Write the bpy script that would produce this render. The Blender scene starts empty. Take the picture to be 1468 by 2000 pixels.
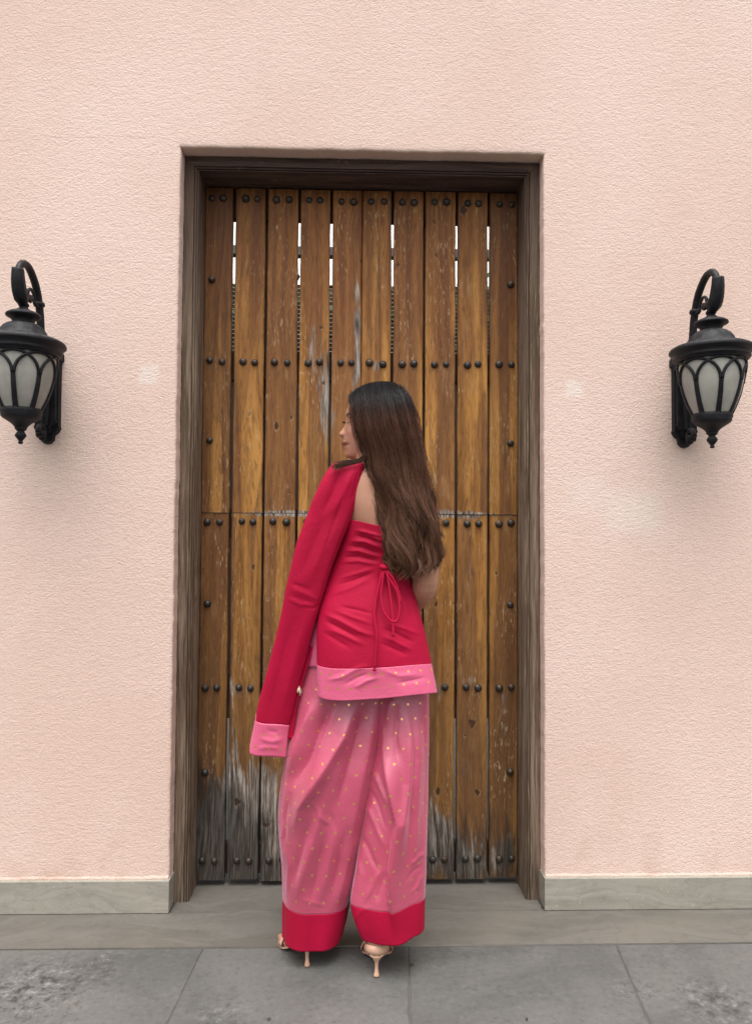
import bpy, bmesh, math, random
import numpy as np
from mathutils import Vector, Matrix
random.seed(7); RNG = np.random.default_rng(7)
SC = bpy.context.scene
COL = SC.collection

# ------------------------------------------------------------------ camera
CX, CD, CH = -0.0583, 2.4631, 1.22
YAW, PITCH, ROLL, FPX = 0.0277, 0.0348, -0.0063, 1441.27
_f = np.array([math.sin(YAW)*math.cos(PITCH), math.cos(YAW)*math.cos(PITCH), math.sin(PITCH)])
_r0 = np.array([math.cos(YAW), -math.sin(YAW), 0.0]); _u0 = np.cross(_r0, _f)
_r = math.cos(ROLL)*_r0 - math.sin(ROLL)*_u0
_u = math.cos(ROLL)*_u0 + math.sin(ROLL)*_r0
CAMP = np.array([CX, -CD, CH])
cam_d = bpy.data.cameras.new('camera'); cam = bpy.data.objects.new('camera', cam_d); COL.objects.link(cam)
cam_d.sensor_fit = 'VERTICAL'; cam_d.sensor_height = 24.0; cam_d.lens = FPX/2000*24.0
cam_d.clip_start = 0.05; cam_d.clip_end = 500
cam.matrix_world = Matrix(((_r[0], _u[0], -_f[0], CAMP[0]), (_r[1], _u[1], -_f[1], CAMP[1]), (_r[2], _u[2], -_f[2], CAMP[2]), (0, 0, 0, 1)))
SC.camera = cam

# ------------------------------------------------------------------ sky, sun, exposure (soft overcast daylight)
SUN_EL, SUN_AZ = math.radians(73), math.radians(192)     # azimuth from +Y clockwise: behind the camera, a little left
W = bpy.data.worlds.new('World'); SC.world = W; W.use_nodes = True
wn = W.node_tree; wn.nodes.clear()
w_out = wn.nodes.new('ShaderNodeOutputWorld'); w_bg = wn.nodes.new('ShaderNodeBackground')
w_sky = wn.nodes.new('ShaderNodeTexSky'); w_sky.sky_type = 'NISHITA'; w_sky.sun_disc = False
w_sky.sun_elevation = SUN_EL; w_sky.sun_rotation = SUN_AZ
w_sky.air_density = 1.0; w_sky.dust_density = 6.0; w_sky.ozone_density = 1.0
w_hsv = wn.nodes.new('ShaderNodeHueSaturation'); w_hsv.inputs['Saturation'].default_value = 0.16
wn.links.new(w_sky.outputs[0], w_hsv.inputs['Color']); wn.links.new(w_hsv.outputs[0], w_bg.inputs['Color'])
w_bg.inputs['Strength'].default_value = 0.15
wn.links.new(w_bg.outputs[0], w_out.inputs[0])
sd = bpy.data.lights.new('sun', 'SUN'); sd.energy = 1.2; sd.angle = math.radians(60); sd.color = (1.0, 0.955, 0.89)
sun = bpy.data.objects.new('sun', sd); COL.objects.link(sun)
_sdir = Vector((math.sin(SUN_AZ)*math.cos(SUN_EL), math.cos(SUN_AZ)*math.cos(SUN_EL), math.sin(SUN_EL)))
sun.rotation_euler = (-_sdir).to_track_quat('-Z', 'Y').to_euler()
sun.location = (0, -4, 6)
SC.cycles.max_bounces = 7; SC.cycles.diffuse_bounces = 4; SC.cycles.glossy_bounces = 3; SC.cycles.transmission_bounces = 4
SC.view_settings.view_transform = 'Standard'; SC.view_settings.look = 'None'
SC.view_settings.gamma = 1.0; SC.view_settings.use_curve_mapping = False
SC.view_settings.exposure = 0.82

# ------------------------------------------------------------------ geometry helpers
def at(px, py, Y):
    """world point whose picture position in the photograph is (px, py), at depth plane y = Y"""
    d = _f + (px-734)/FPX*_r + (1000-py)/FPX*_u
    return CAMP + d*((Y+CD)/d[1])

def proj(P):
    d = np.asarray(P) - CAMP
    w = d@_f
    return np.stack([734+FPX*(d@_r)/w, 1000-FPX*(d@_u)/w], -1)

def empty(name, loc, label=None, cat=None, group=None, parent=None, kind=None):
    o = bpy.data.objects.new(name, None); COL.objects.link(o)
    o.empty_display_size = 0.1
    put(o, loc, parent); tag(o, label, cat, group, kind); return o

def tag(o, label=None, cat=None, group=None, kind=None):
    if label: o['label'] = label
    if cat: o['category'] = cat
    if group: o['group'] = group
    if kind: o['kind'] = kind
    return o

def worigin(o):
    v = Vector((0, 0, 0))
    while o is not None:
        v = v + o.location; o = o.parent
    return v

def put(o, loc, parent):
    loc = Vector([float(a) for a in loc])
    if parent is not None:
        o.parent = parent; o.location = loc - worigin(parent)
    else:
        o.location = loc

def mk(name, V, F, mat, parent=None, smooth=True, origin=None, uv=None, col=None, solid=0.0, sharp=None):
    """one mesh object from world-space vertices"""
    V = np.asarray(V, float)
    if origin is None:
        origin = np.array([(V[:, 0].min()+V[:, 0].max())/2, (V[:, 1].min()+V[:, 1].max())/2, V[:, 2].min()])
    me = bpy.data.meshes.new(name); me.from_pydata((V-origin).tolist(), [], [list(map(int, f)) for f in F]); me.update()
    if smooth: me.polygons.foreach_set('use_smooth', [True]*len(me.polygons))
    if uv is not None:
        l = me.uv_layers.new(name='UVMap'); vi = np.empty(len(me.loops), int); me.loops.foreach_get('vertex_index', vi)
        l.data.foreach_set('uv', np.asarray(uv, float)[vi].ravel())
    if col is not None:
        a = me.color_attributes.new('tint', 'FLOAT_COLOR', 'POINT')
        c = np.ones((len(V), 4)); c[:, :3] = col; a.data.foreach_set('color', c.ravel())
    if mat: me.materials.append(mat)
    o = bpy.data.objects.new(name, me); COL.objects.link(o); put(o, origin, parent)
    if solid:
        m = o.modifiers.new('thickness', 'SOLIDIFY'); m.thickness = solid; m.offset = 0.0
    if sharp:
        me.set_sharp_from_angle(angle=sharp)
    return o

class MB:
    """collects shapes for one mesh"""
    def __init__(s): s.V = []; s.F = []; s.n = 0
    def add(s, V, F):
        V = [tuple(map(float, v)) for v in V]
        s.F += [tuple(i+s.n for i in f) for f in F]; s.V += V; s.n += len(V); return s
    def box(s, a, b, bev=0.0):
        bm = bmesh.new(); bmesh.ops.create_cube(bm, size=1)
        for v in bm.verts:
            v.co = Vector([a[i]+(v.co[i]+.5)*(b[i]-a[i]) for i in range(3)])
        if bev: bmesh.ops.bevel(bm, geom=bm.edges[:], offset=bev, segments=2, affect='EDGES', profile=0.5)
        bm.verts.index_update()
        s.add([v.co[:] for v in bm.verts], [[v.index for v in f.verts] for f in bm.faces]); bm.free(); return s
    def tube(s, pts, rad, n=8, cap=True, ell=None):
        pts = np.asarray(pts, float); m = len(pts)
        rad = np.full(m, rad) if np.isscalar(rad) else np.asarray(rad, float)
        T = np.gradient(pts, axis=0); T /= np.linalg.norm(T, axis=1)[:, None]+1e-12
        ref = np.array([0, 0, 1.]) if abs(T[0][2]) < .9 else np.array([1., 0, 0])
        N = np.cross(T[0], ref); N /= np.linalg.norm(N)
        V = []; a = np.arange(n)/n*2*np.pi
        for i in range(m):
            N = N - T[i]*(N@T[i]); N /= np.linalg.norm(N); B = np.cross(T[i], N)
            V += list(pts[i]+rad[i]*(np.cos(a)[:, None]*N+np.sin(a)[:, None]*B))
        F = [(i*n+j, i*n+(j+1) % n, (i+1)*n+(j+1) % n, (i+1)*n+j) for i in range(m-1) for j in range(n)]
        if cap: F += [tuple(range(n-1, -1, -1)), tuple((m-1)*n+j for j in range(n))]
        return s.add(V, F)
    def lathe(s, prof, c, n=40, rib=None):
        """prof [(r,z)...] about vertical axis through c"""
        V = []; m = len(prof)
        for k, (r, z) in enumerate(prof):
            for j in range(n):
                a = 2*math.pi*j/n; rr = r*(1+(rib[k] if rib else 0)*math.cos(j*math.pi))
                V.append((c[0]+rr*math.cos(a), c[1]+rr*math.sin(a), c[2]+z))
        F = [(i*n+j, i*n+(j+1) % n, (i+1)*n+(j+1) % n, (i+1)*n+j) for i in range(m-1) for j in range(n)]
        F += [tuple(range(n-1, -1, -1)), tuple((m-1)*n+j for j in range(n))]
        return s.add(V, F)
    def build(s, name, mat, parent=None, **k): return mk(name, s.V, s.F, mat, parent, **k)

def interp(tab, x, col):
    t = np.asarray(tab, float); return np.interp(x, t[:, 0], t[:, col])

def smooth_path(P, n):
    """Catmull-Rom through P, n points"""
    P = np.asarray(P, float); m = len(P)
    Q = np.vstack([2*P[0]-P[1], P, 2*P[-1]-P[-2]]); out = []
    for t in np.linspace(0, m-1-1e-9, n):
        i = int(t); f = t-i; a, b, c, d = Q[i:i+4]
        out.append(.5*((2*b)+(-a+c)*f+(2*a-5*b+4*c-d)*f*f+(-a+3*b-3*c+d)*f**3))
    return np.array(out)

def vnoise(x, seed, freq=1.0):
    """smooth 1-D value noise in -1..1"""
    x = np.asarray(x, float)*freq; i = np.floor(x).astype(int); f = x-i; f = f*f*(3-2*f)
    h = lambda k: (np.sin(k*127.1+seed*311.7)*43758.5453) % 1.0
    return (h(i)*(1-f)+h(i+1)*f)*2-1

# ------------------------------------------------------------------ material helpers
class NT:
    def __init__(s, name):
        s.m = bpy.data.materials.new(name); s.m.use_nodes = True; s.t = s.m.node_tree; s.t.nodes.clear()
        s.out = s.n('ShaderNodeOutputMaterial'); s.b = s.n('ShaderNodeBsdfPrincipled')
        s.t.links.new(s.b.outputs[0], s.out.inputs[0])
    def n(s, typ, ins=None, **props):
        nd = s.t.nodes.new(typ)
        for k, v in props.items(): setattr(nd, k, v)
        for k, v in (ins or {}).items(): s.set(nd.inputs[k], v)
        return nd
    def set(s, sock, v):
        if isinstance(v, bpy.types.NodeSocket): s.t.links.new(v, sock)
        elif isinstance(v, bpy.types.Node): s.t.links.new(v.outputs[0], sock)
        else:
            if isinstance(v, (tuple, list)) and sock.type == 'RGBA' and len(v) == 3: v = (*v, 1)
            sock.default_value = v
    def P(s, **k):
        names = dict(base='Base Color', rough='Roughness', metal='Metallic', spec='Specular IOR Level', sheen='Sheen Weight', sheent='Sheen Tint', sheenr='Sheen Roughness', normal='Normal',
                     sss='Subsurface Weight', sssr='Subsurface Radius', ssss='Subsurface Scale', trans='Transmission Weight', aniso='Anisotropic', coat='Coat Weight', ior='IOR', coatr='Coat Roughness')
        for a, v in k.items(): s.set(s.b.inputs[names[a]], v)
        return s.m
    def ma(s, op, a, b=0.0, c=0.0, clamp=False):
        nd = s.n('ShaderNodeMath', operation=op, use_clamp=clamp)
        for i, v in enumerate((a, b, c)): s.set(nd.inputs[i], v)
        return nd.outputs[0]
    def mix(s, f, a, b, mode='MIX'):
        nd = s.n('ShaderNodeMix', data_type='RGBA', blend_type=mode)
        s.set(nd.inputs[0], f); s.set(nd.inputs[6], a); s.set(nd.inputs[7], b); return nd.outputs[2]
    def ramp(s, f, stops, interp='LINEAR'):
        nd = s.n('ShaderNodeValToRGB', ins={0: f}); cr = nd.color_ramp; cr.interpolation = interp
        while len(cr.elements) > 1: cr.elements.remove(cr.elements[-1])
        for i, (p, c) in enumerate(stops):
            e = cr.elements[0] if i == 0 else cr.elements.new(p)
            e.position = p; e.color = (*c, 1) if len(c) == 3 else c
        return nd.outputs[0]
    def ss(s, x, a, b, o0=0.0, o1=1.0):
        nd = s.n('ShaderNodeMapRange', interpolation_type='SMOOTHSTEP', ins={0: x, 1: a, 2: b, 3: o0, 4: o1}); return nd.outputs[0]
    def pos(s): return s.n('ShaderNodeNewGeometry').outputs['Position']
    def xyz(s, v):
        o = s.n('ShaderNodeSeparateXYZ', ins={0: v}).outputs; return o[0], o[1], o[2]
    def vec(s, x=0.0, y=0.0, z=0.0): return s.n('ShaderNodeCombineXYZ', ins={0: x, 1: y, 2: z}).outputs[0]
    def scale(s, v, k): return s.n('ShaderNodeVectorMath', operation='MULTIPLY', ins={0: v, 1: k}).outputs[0]
    def vadd(s, v, w): return s.n('ShaderNodeVectorMath', operation='ADD', ins={0: v, 1: w}).outputs[0]
    def noise(s, v, sc, det=3.0, rough=0.5, dist=0.0, what=0):
        return s.n('ShaderNodeTexNoise', ins={'Vector': v, 'Scale': sc, 'Detail': det, 'Roughness': rough, 'Distortion': dist}).outputs[what]
    def voro(s, v, sc, feat='F1', what=0, rnd=1.0):
        return s.n('ShaderNodeTexVoronoi', feature=feat, ins={'Vector': v, 'Scale': sc, 'Randomness': rnd}).outputs[what]
    def bump(s, h, dist, strength=1.0, normal=None):
        nd = s.n('ShaderNodeBump', ins={'Height': h, 'Distance': dist, 'Strength': strength})
        if normal is not None: s.set(nd.inputs['Normal'], normal)
        return nd.outputs[0]
    def attr(s, name, typ='GEOMETRY', what='Color'):
        return s.n('ShaderNodeAttribute', attribute_name=name, attribute_type=typ).outputs[what]

def mat_plaster():
    t = NT('pink_plaster'); p = t.pos(); x, y, z = t.xyz(p)
    big = t.noise(p, 0.8, 4, .55); mid = t.noise(t.scale(p, (1.4, 1.4, .55)), 3.2, 4, .6)
    c = t.mix(t.ss(big, .35, .68), (.712, .532, .452), (.762, .590, .515))
    c = t.mix(t.ma('MULTIPLY', t.ss(mid, .52, .75), .35), c, (.775, .615, .53))
    # square paint touch-ups
    wob = t.ma('MULTIPLY', t.ma('SUBTRACT', t.noise(p, 48, 4), .5), .045)
    for (px, py, w, h, k) in ((290, 732, 17, 19, .55), (1120, 761, 17, 16, .6), (1235, 1000, 52, 36, .40), (1140, 965, 34, 30, .3)):
        q = at(px, py, 0); hw, hh = w*.00171, h*.00171
        dx = t.ma('SUBTRACT', t.ma('ABSOLUTE', t.ma('SUBTRACT', t.ma('ADD', x, wob), float(q[0]))), hw)
        dz = t.ma('SUBTRACT', t.ma('ABSOLUTE', t.ma('SUBTRACT', t.ma('ADD', z, wob), float(q[2]))), hh)
        e = .009 if k > .5 else .05
        m = t.ss(t.ma('MAXIMUM', dx, dz), e, -e)
        c = t.mix(t.ma('MULTIPLY', m, k), c, (.80, .72, .66))
    st = t.ma('MULTIPLY', t.ss(t.noise(t.scale(p, (7, 7, .25)), 1.0, 4, .6), .60, .74), t.ss(t.noise(p, 1.3, 2), .45, .62))
    c = t.mix(t.ma('MULTIPLY', st, .22), c, (.55, .40, .33))
    cz = t.ma('ABSOLUTE', t.ma('SUBTRACT', t.ma('ADD', z, t.ma('MULTIPLY', t.noise(t.scale(p, (3, 3, 3)), 1.0, 5, .65), .05)), 2.585))
    cx_ = t.ma('MULTIPLY', t.ss(x, -.68, -.72), t.ss(x, -1.25, -1.1))
    c = t.mix(t.ma('MULTIPLY', t.ma('MULTIPLY', t.ss(cz, .0016, .0004), cx_), .4), c, (.42, .28, .22))
    # grime just above the plinth, rain marks
    gr = t.ma('MULTIPLY', t.ss(z, .32, .10), t.ss(t.noise(t.scale(p, (9, 9, 5)), 1.0, 4), .48, .75))
    c = t.mix(t.ma('MULTIPLY', gr, .5), c, (.50, .33, .25))
    sp = t.ss(t.noise(p, 46, 3, .6), .70, .76)
    c = t.mix(t.ma('MULTIPLY', sp, .25), c, (.46, .32, .26))
    # sand-float stucco relief
    q = t.vadd(t.scale(p, (125, 125, 172)), t.scale(t.noise(p, 26, 3, what=1), (2.6, 2.6, 2.6)))
    n1 = t.noise(q, 1.15, 2.5, .55, .6); v1 = t.noise(t.scale(q, (.45, .45, .5)), 1.0, 1)
    h = t.ma('ADD', t.ma('MULTIPLY', n1, 1.0), t.ma('MULTIPLY', v1, .45))
    h = t.ma('ADD', h, t.ma('MULTIPLY', t.noise(p, 420, 2), .18))
    h = t.ma('MULTIPLY', h, t.ss(big, .3, .7, .8, 1.12))
    c = t.mix(t.ma('MULTIPLY', t.ss(h, .86, .60), .14), c, (.50, .33, .26))
    return t.P(base=c, rough=.92, spec=.12, normal=t.bump(h, .0033, .8))

def mat_stone(name, ca, cb, cc, streak=(1.2, 5, 22), gloss=.62, dirt=.3):
    t = NT(name); p = t.pos()
    w = t.vadd(p, t.scale(t.noise(p, 2.3, 3, what=1), (.35, .35, .25)))
    n1 = t.noise(t.scale(w, streak), 1.0, 6, .62, .8); n2 = t.noise(p, 3.4, 5, .6); n3 = t.noise(p, 38, 4, .65)
    c = t.mix(t.ss(n1, .36, .66), ca, cb)
    c = t.mix(t.ma('MULTIPLY', t.ss(n2, .45, .72), .7), c, cc)
    c = t.mix(t.ma('MULTIPLY', t.ss(n3, .50, .72), .22), c, tuple(a*.5 for a in ca))
    vein = t.ss(t.ma('ABSOLUTE', t.ma('SUBTRACT', t.noise(t.scale(w, (1.0, 3.0, 9.0)), 1.3, 4), .5)), .014, .002)
    c = t.mix(t.ma('MULTIPLY', vein, dirt), c, tuple(a*.45 for a in ca))
    pit = t.ss(t.noise(p, 95, 2), .66, .74)
    c = t.mix(t.ma('MULTIPLY', pit, .3), c, tuple(min(1, a*1.6) for a in cc))
    h = t.ma('ADD', t.ma('MULTIPLY', n3, .5), t.ma('ADD', t.ma('MULTIPLY', n1, .8), t.ma('MULTIPLY', t.noise(p, 160, 3), .25)))
    return t.P(base=c, rough=t.ss(n2, .3, .7, gloss-.08, gloss+.14), spec=.3, normal=t.bump(h, .0022, .6))

def mat_pavement():
    t = NT('pavement_stone'); p = t.pos(); x, y, z = t.xyz(p)
    sd_ = t.attr('seed', 'OBJECT', 'Fac'); pp = t.vadd(p, t.vec(t.ma('MULTIPLY', sd_, 7.3), t.ma('MULTIPLY', sd_, 3.1), 0.0))
    n1 = t.noise(pp, 2.2, 5, .6, .5); n2 = t.noise(pp, 9, 6, .65, .4); n3 = t.noise(pp, 60, 4, .7)
    c = t.mix(t.ss(n1, .38, .62), (.090, .091, .088), (.120, .118, .111))
    c = t.mix(t.ma('MULTIPLY', t.ss(n2, .50, .72), .55), c, (.135, .131, .123))
    c = t.mix(t.ma('MULTIPLY', t.ss(t.noise(pp, 4.6, 6, .72), .53, .68), .38), c, (.050, .050, .048))
    c = t.mix(t.ma('MULTIPLY', t.ss(n3, .52, .68), .42), c, (.050, .049, .047))
    c = t.mix(t.ma('MULTIPLY', t.ss(n3, .46, .32), .35), c, (.165, .16, .15))
    c = t.mix(t.ma('MULTIPLY', t.ss(t.noise(pp, 120, 2), .69, .75), .35), c, (.19, .185, .178))
    gp = None
    for (px, py, rad, k) in ((70, 1930, .22, 1.0), (190, 1890, .13, .7), (1400, 1960, .16, .8), (1240, 1930, .08, .7), (430, 1985, .10, .5)):
        d_ = _f + (px-734)/FPX*_r + (1000-py)/FPX*_u; q_ = CAMP + d_*(-CAMP[2]/d_[2])
        dd_ = t.n('ShaderNodeVectorMath', operation='DISTANCE', ins={0: p, 1: (float(q_[0]), float(q_[1]), 0.0)}).outputs['Value']
        g_ = t.ss(dd_, rad, rad*.1, 0.0, k); gp = g_ if gp is None else t.ma('MAXIMUM', gp, g_)
    gn = t.noise(pp, 30, 5, .75)
    c = t.mix(t.ma('MULTIPLY', gp, t.ss(gn, .50, .62)), c, (.038, .038, .036))
    c = t.mix(t.ma('MULTIPLY', gp, t.ss(gn, .46, .34)), c, (.215, .21, .20))
    # brushed diagonal sweep marks
    sw = t.noise(t.scale(t.n('ShaderNodeVectorRotate', ins={'Vector': pp, 'Axis': (0, 0, 1), 'Angle': .7}).outputs[0], (3, 40, 1)), 1.0, 3)
    c = t.mix(t.ma('MULTIPLY', t.ss(sw, .56, .72), .18), c, (.125, .122, .117))
    h = t.ma('ADD', t.ma('MULTIPLY', n2, 1.4), t.ma('ADD', t.ma('MULTIPLY', n3, .5), t.ma('MULTIPLY', t.noise(pp, 200, 2), .2)))
    return t.P(base=c, rough=t.ss(n1, .3, .7, .55, .8), spec=.35, normal=t.bump(h, .0035, .55))

KNOTS = [(539, 832, 5, 9, 1), (632, 748, 5, 6, .8), (540, 790, 4, 6, .5), (494, 1106, 5, 7, .8), (921, 1412, 8, 10, 1), (855, 1546, 6, 9, 1), (931, 1548, 6, 8, .9),
         (464, 1567, 7, 10, 1), (520, 1612, 8, 7, 1), (851, 498, 6, 8, .7), (906, 412, 9, 12, .9), (847, 434, 5, 6, .7), (778, 517, 5, 6, .8), (626, 640, 4, 4, .8),
         (851, 1180, 5, 6, .8), (884, 1178, 4, 4, .7), (907, 1436, 4, 4, .7), (968, 1120, 4, 4, .8), (905, 560, 12, 26, .45), (848, 935, 14, 16, .4), (569, 815, 4, 6, .8), (488, 806, 5, 8, .6),
         (523, 1170, 4, 4, .6), (795, 668, 5, 7, .6), (1002, 625, 4, 9, .5), (704, 510, 4, 5, .8), (565, 964, 3, 3, .7), (533, 1070, 3, 3, .7)]
WEAR = [(636, 770, 18, 130, 1.0), (610, 660, 10, 90, .6), (698, 640, 9, 140, .95), (690, 800, 14, 120, .45), (736, 715, 9, 16, .8), (700, 1004, 330, 7, .95), (560, 1003, 60, 12, .35), (905, 1003, 60, 13, .4), (475, 1345, 40, 24, .5), (855, 1345, 30, 28, .6),
        (920, 1330, 22, 14, .6), (985, 1370, 7, 70, .65), (850, 1640, 34, 70, 1.2), (915, 1690, 40, 60, 1.0), (470, 1600, 80, 110, .60), (470, 1440, 70, 60, .12), (440, 1660, 90, 110, 1.1), (520, 1620, 50, 120, .65),
        (985, 1670, 30, 60, .7), (455, 1440, 10, 130, .45), (910, 660, 14, 70, .45), (850, 600, 14, 60, .45), (795, 640, 16, 60, .35), (860, 960, 10, 60, .5), (915, 1100, 9, 80, .5), (905, 1490, 26, 60, .5),
        (560, 640, 20, 80, .25), (480, 700, 30, 60, .25), (680, 880, 30, 40, .4), (850, 1460, 12, 60, .3), (535, 760, 10, 60, .3), (988, 1180, 18, 26, .4)]

def mat_plank():
    t = NT('weathered_plank_wood'); p = t.pos(); x, y, z = t.xyz(p); DY = 0.165
    s = t.attr('seed', 'OBJECT', 'Fac'); tone = t.attr('tone', 'OBJECT', 'Fac')
    xs = t.ma('ADD', x, t.ma('MULTIPLY', s, 3.7)); zs = t.ma('ADD', z, t.ma('MULTIPLY', s, 11.3))
    wx = t.ma('MULTIPLY', t.ma('SUBTRACT', t.noise(t.vec(t.ma('MULTIPLY', xs, 6), 0.0, t.ma('MULTIPLY', zs, 1.1)), 1.0, 3), .5), .09)
    gx = t.ma('ADD', xs, wx)
    grain = t.noise(t.vec(t.ma('MULTIPLY', gx, 210), 0.0, t.ma('MULTIPLY', zs, 17)), 1.0, 4, .65)
    fig = t.noise(t.vec(t.ma('MULTIPLY', gx, 34), 0.0, t.ma('MULTIPLY', zs, 1.3)), 1.0, 3, .55, .4)
    ringv = t.ma('FRACT', t.ma('MULTIPLY', t.noise(t.vec(t.ma('MULTIPLY', gx, 9), 0.0, t.ma('MULTIPLY', zs, .55)), 1.0, 1), 9.0))
    ring = t.ss(ringv, .55, 1.0)
    band = t.ss(t.noise(t.vec(t.ma('MULTIPLY', xs, 15), 0.0, t.ma('MULTIPLY', zs, .35)), 1.0, .5), .50, .53)
    # wear grows downward: the top stays stained red-brown, the middle is sun-bleached, the foot is bare grey
    up = t.ss(t.ma('ADD', z, t.ma('MULTIPLY', t.ma('SUBTRACT', t.noise(t.vec(t.ma('MULTIPLY', xs, 14), 0.0, t.ma('MULTIPLY', zs, 2.2)), 1.0, 4), .5), 1.3)), 1.55, 2.3)
    lo = t.ss(z, 1.25, .35)
    c = t.mix(t.ss(fig, .3, .72), (.265, .112, .024), (.49, .240, .062))
    c = t.mix(t.ma('MULTIPLY', ring, .38), c, (.110, .048, .018))
    c = t.mix(t.ma('MULTIPLY', band, .62), c, (.118, .047, .023))
    blo = t.noise(t.vec(t.ma('MULTIPLY', xs, 26), 0.0, t.ma('MULTIPLY', zs, 7)), 1.0, 5, .65)
    c = t.mix(t.ma('MULTIPLY', t.ss(blo, .50, .70), .55), c, (.115, .050, .020))
    c = t.mix(t.ma('MULTIPLY', t.ss(blo, .46, .28), .40), c, (.40, .235, .105))
    c = t.mix(t.ma('MULTIPLY', up, .82), c, t.mix(t.ss(fig, .35, .7), (.115, .038, .013), (.225, .088, .027)))
    c = t.mix(t.ma('MULTIPLY', lo, .55), c, (.120, .064, .029))
    c = t.mix(t.ma('MULTIPLY', t.ss(grain, .51, .66), .62), c, (.085, .036, .013))
    c = t.mix(t.ma('MULTIPLY', t.ss(grain, .46, .30), .22), c, (.42, .26, .125))
    c = t.mix(1.0, c, t.n('ShaderNodeCombineColor', ins={0: tone, 1: tone, 2: tone}).outputs[0], 'MULTIPLY')
    # bleached flecks
    fl = t.noise(t.vec(t.ma('MULTIPLY', gx, 150), 0.0, t.ma('MULTIPLY', zs, 26)), 1.0, 3, .65)
    flz = t.ss(t.noise(t.vec(t.ma('MULTIPLY', xs, 9), 0.0, t.ma('MULTIPLY', zs, 2.6)), 1.0, 3), .46, .66)
    c = t.mix(t.ma('MULTIPLY', t.ma('MULTIPLY', t.ss(fl, .56, .65), flz), .62), c, (.56, .41, .25))
    # worn zones
    wear = None
    for (px, py, w, h, k) in WEAR:
        q = at(px, py, DY); sc = .00181
        dx = t.ma('MULTIPLY', t.ma('SUBTRACT', x, float(q[0])), 1/(w*sc)); dz = t.ma('MULTIPLY', t.ma('SUBTRACT', z, float(q[2])), 1/(h*sc))
        d2 = t.ma('ADD', t.ma('MULTIPLY', dx, dx), t.ma('MULTIPLY', dz, dz))
        g = t.ma('MULTIPLY', t.ma('EXPONENT', t.ma('MULTIPLY', d2, -.9)), k)
        wear = g if wear is None else t.ma('ADD', wear, g)
    wn_ = t.noise(t.vec(t.ma('MULTIPLY', gx, 60), 0.0, t.ma('MULTIPLY', zs, 9)), 1.0, 5, .65)
    wm = t.ss(t.ma('ADD', t.ma('MULTIPLY', t.ma('MINIMUM', wear, 1.25), .42), t.ma('MULTIPLY', wn_, .9)), .655, .83)
    wg = t.noise(t.vec(t.ma('MULTIPLY', gx, 150), 0.0, t.ma('MULTIPLY', zs, 7)), 1.0, 4, .7)
    grey = t.ramp(wg, [(.34, (.020, .017, .014)), (.45, (.13, .108, .090)), (.56, (.33, .29, .25)), (.68, (.52, .48, .43))])
    c = t.mix(t.ma('MULTIPLY', wm, .9), c, grey)
    # black rot and mould at the foot
    rot = t.ma('ADD', t.ss(z, .50, .05), t.ma('MULTIPLY', t.ss(x, -.30, -.60), t.ss(z, .62, .25)))
    rm = t.ss(t.ma('ADD', t.ma('MULTIPLY', rot, .40), t.ma('MULTIPLY', t.noise(t.vec(t.ma('MULTIPLY', gx, 45), 0.0, t.ma('MULTIPLY', zs, 4)), 1.0, 5, .75), .9)), .66, .90)
    c = t.mix(t.ma('MULTIPLY', rm, .78), c, (.022, .020, .017))
    # knots
    kh = None
    wz = t.ma('MULTIPLY', t.ma('SUBTRACT', t.noise(t.scale(p, (1, 1, .5)), 90, 3), .5), 2.2)
    for (px, py, w, h, k) in KNOTS:
        q = at(px, py, DY); sc = .00181
        dx = t.ma('MULTIPLY', t.ma('SUBTRACT', x, float(q[0])), 1/(w*sc)); dz = t.ma('MULTIPLY', t.ma('SUBTRACT', z, float(q[2])), 1/(h*sc))
        d = t.ma('ADD', t.ma('SQRT', t.ma('ADD', t.ma('MULTIPLY', dx, dx), t.ma('MULTIPLY', dz, dz))), wz)
        g = t.ma('MULTIPLY', t.ss(d, 1.5, .2), k); kh = g if kh is None else t.ma('MAXIMUM', kh, g)
    halo = t.ma('MULTIPLY', t.ss(kh, .05, .35), t.ss(kh, .65, .4))
    c = t.mix(t.ma('MULTIPLY', t.ma('MULTIPLY', halo, t.ss(wn_, .46, .60)), .35), c, (.38, .29, .20))
    c = t.mix(t.ma('MULTIPLY', t.ss(kh, .45, .85), .85), c, (.035, .018, .010))
    h = t.ma('ADD', t.ma('MULTIPLY', grain, .5), t.ma('MULTIPLY', fig, .4))
    h = t.ma('ADD', h, t.ma('MULTIPLY', t.ma('MULTIPLY', wg, wm), 1.3))
    h = t.ma('SUBTRACT', h, t.ma('MULTIPLY', kh, .8)); h = t.ma('SUBTRACT', h, t.ma('MULTIPLY', wm, .6))
    return t.P(base=c, rough=t.ma('ADD', t.ma('MULTIPLY', wm, .28), t.ss(fig, .3, .7, .50, .62)), spec=.2, normal=t.bump(h, .0022, .7))

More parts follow.
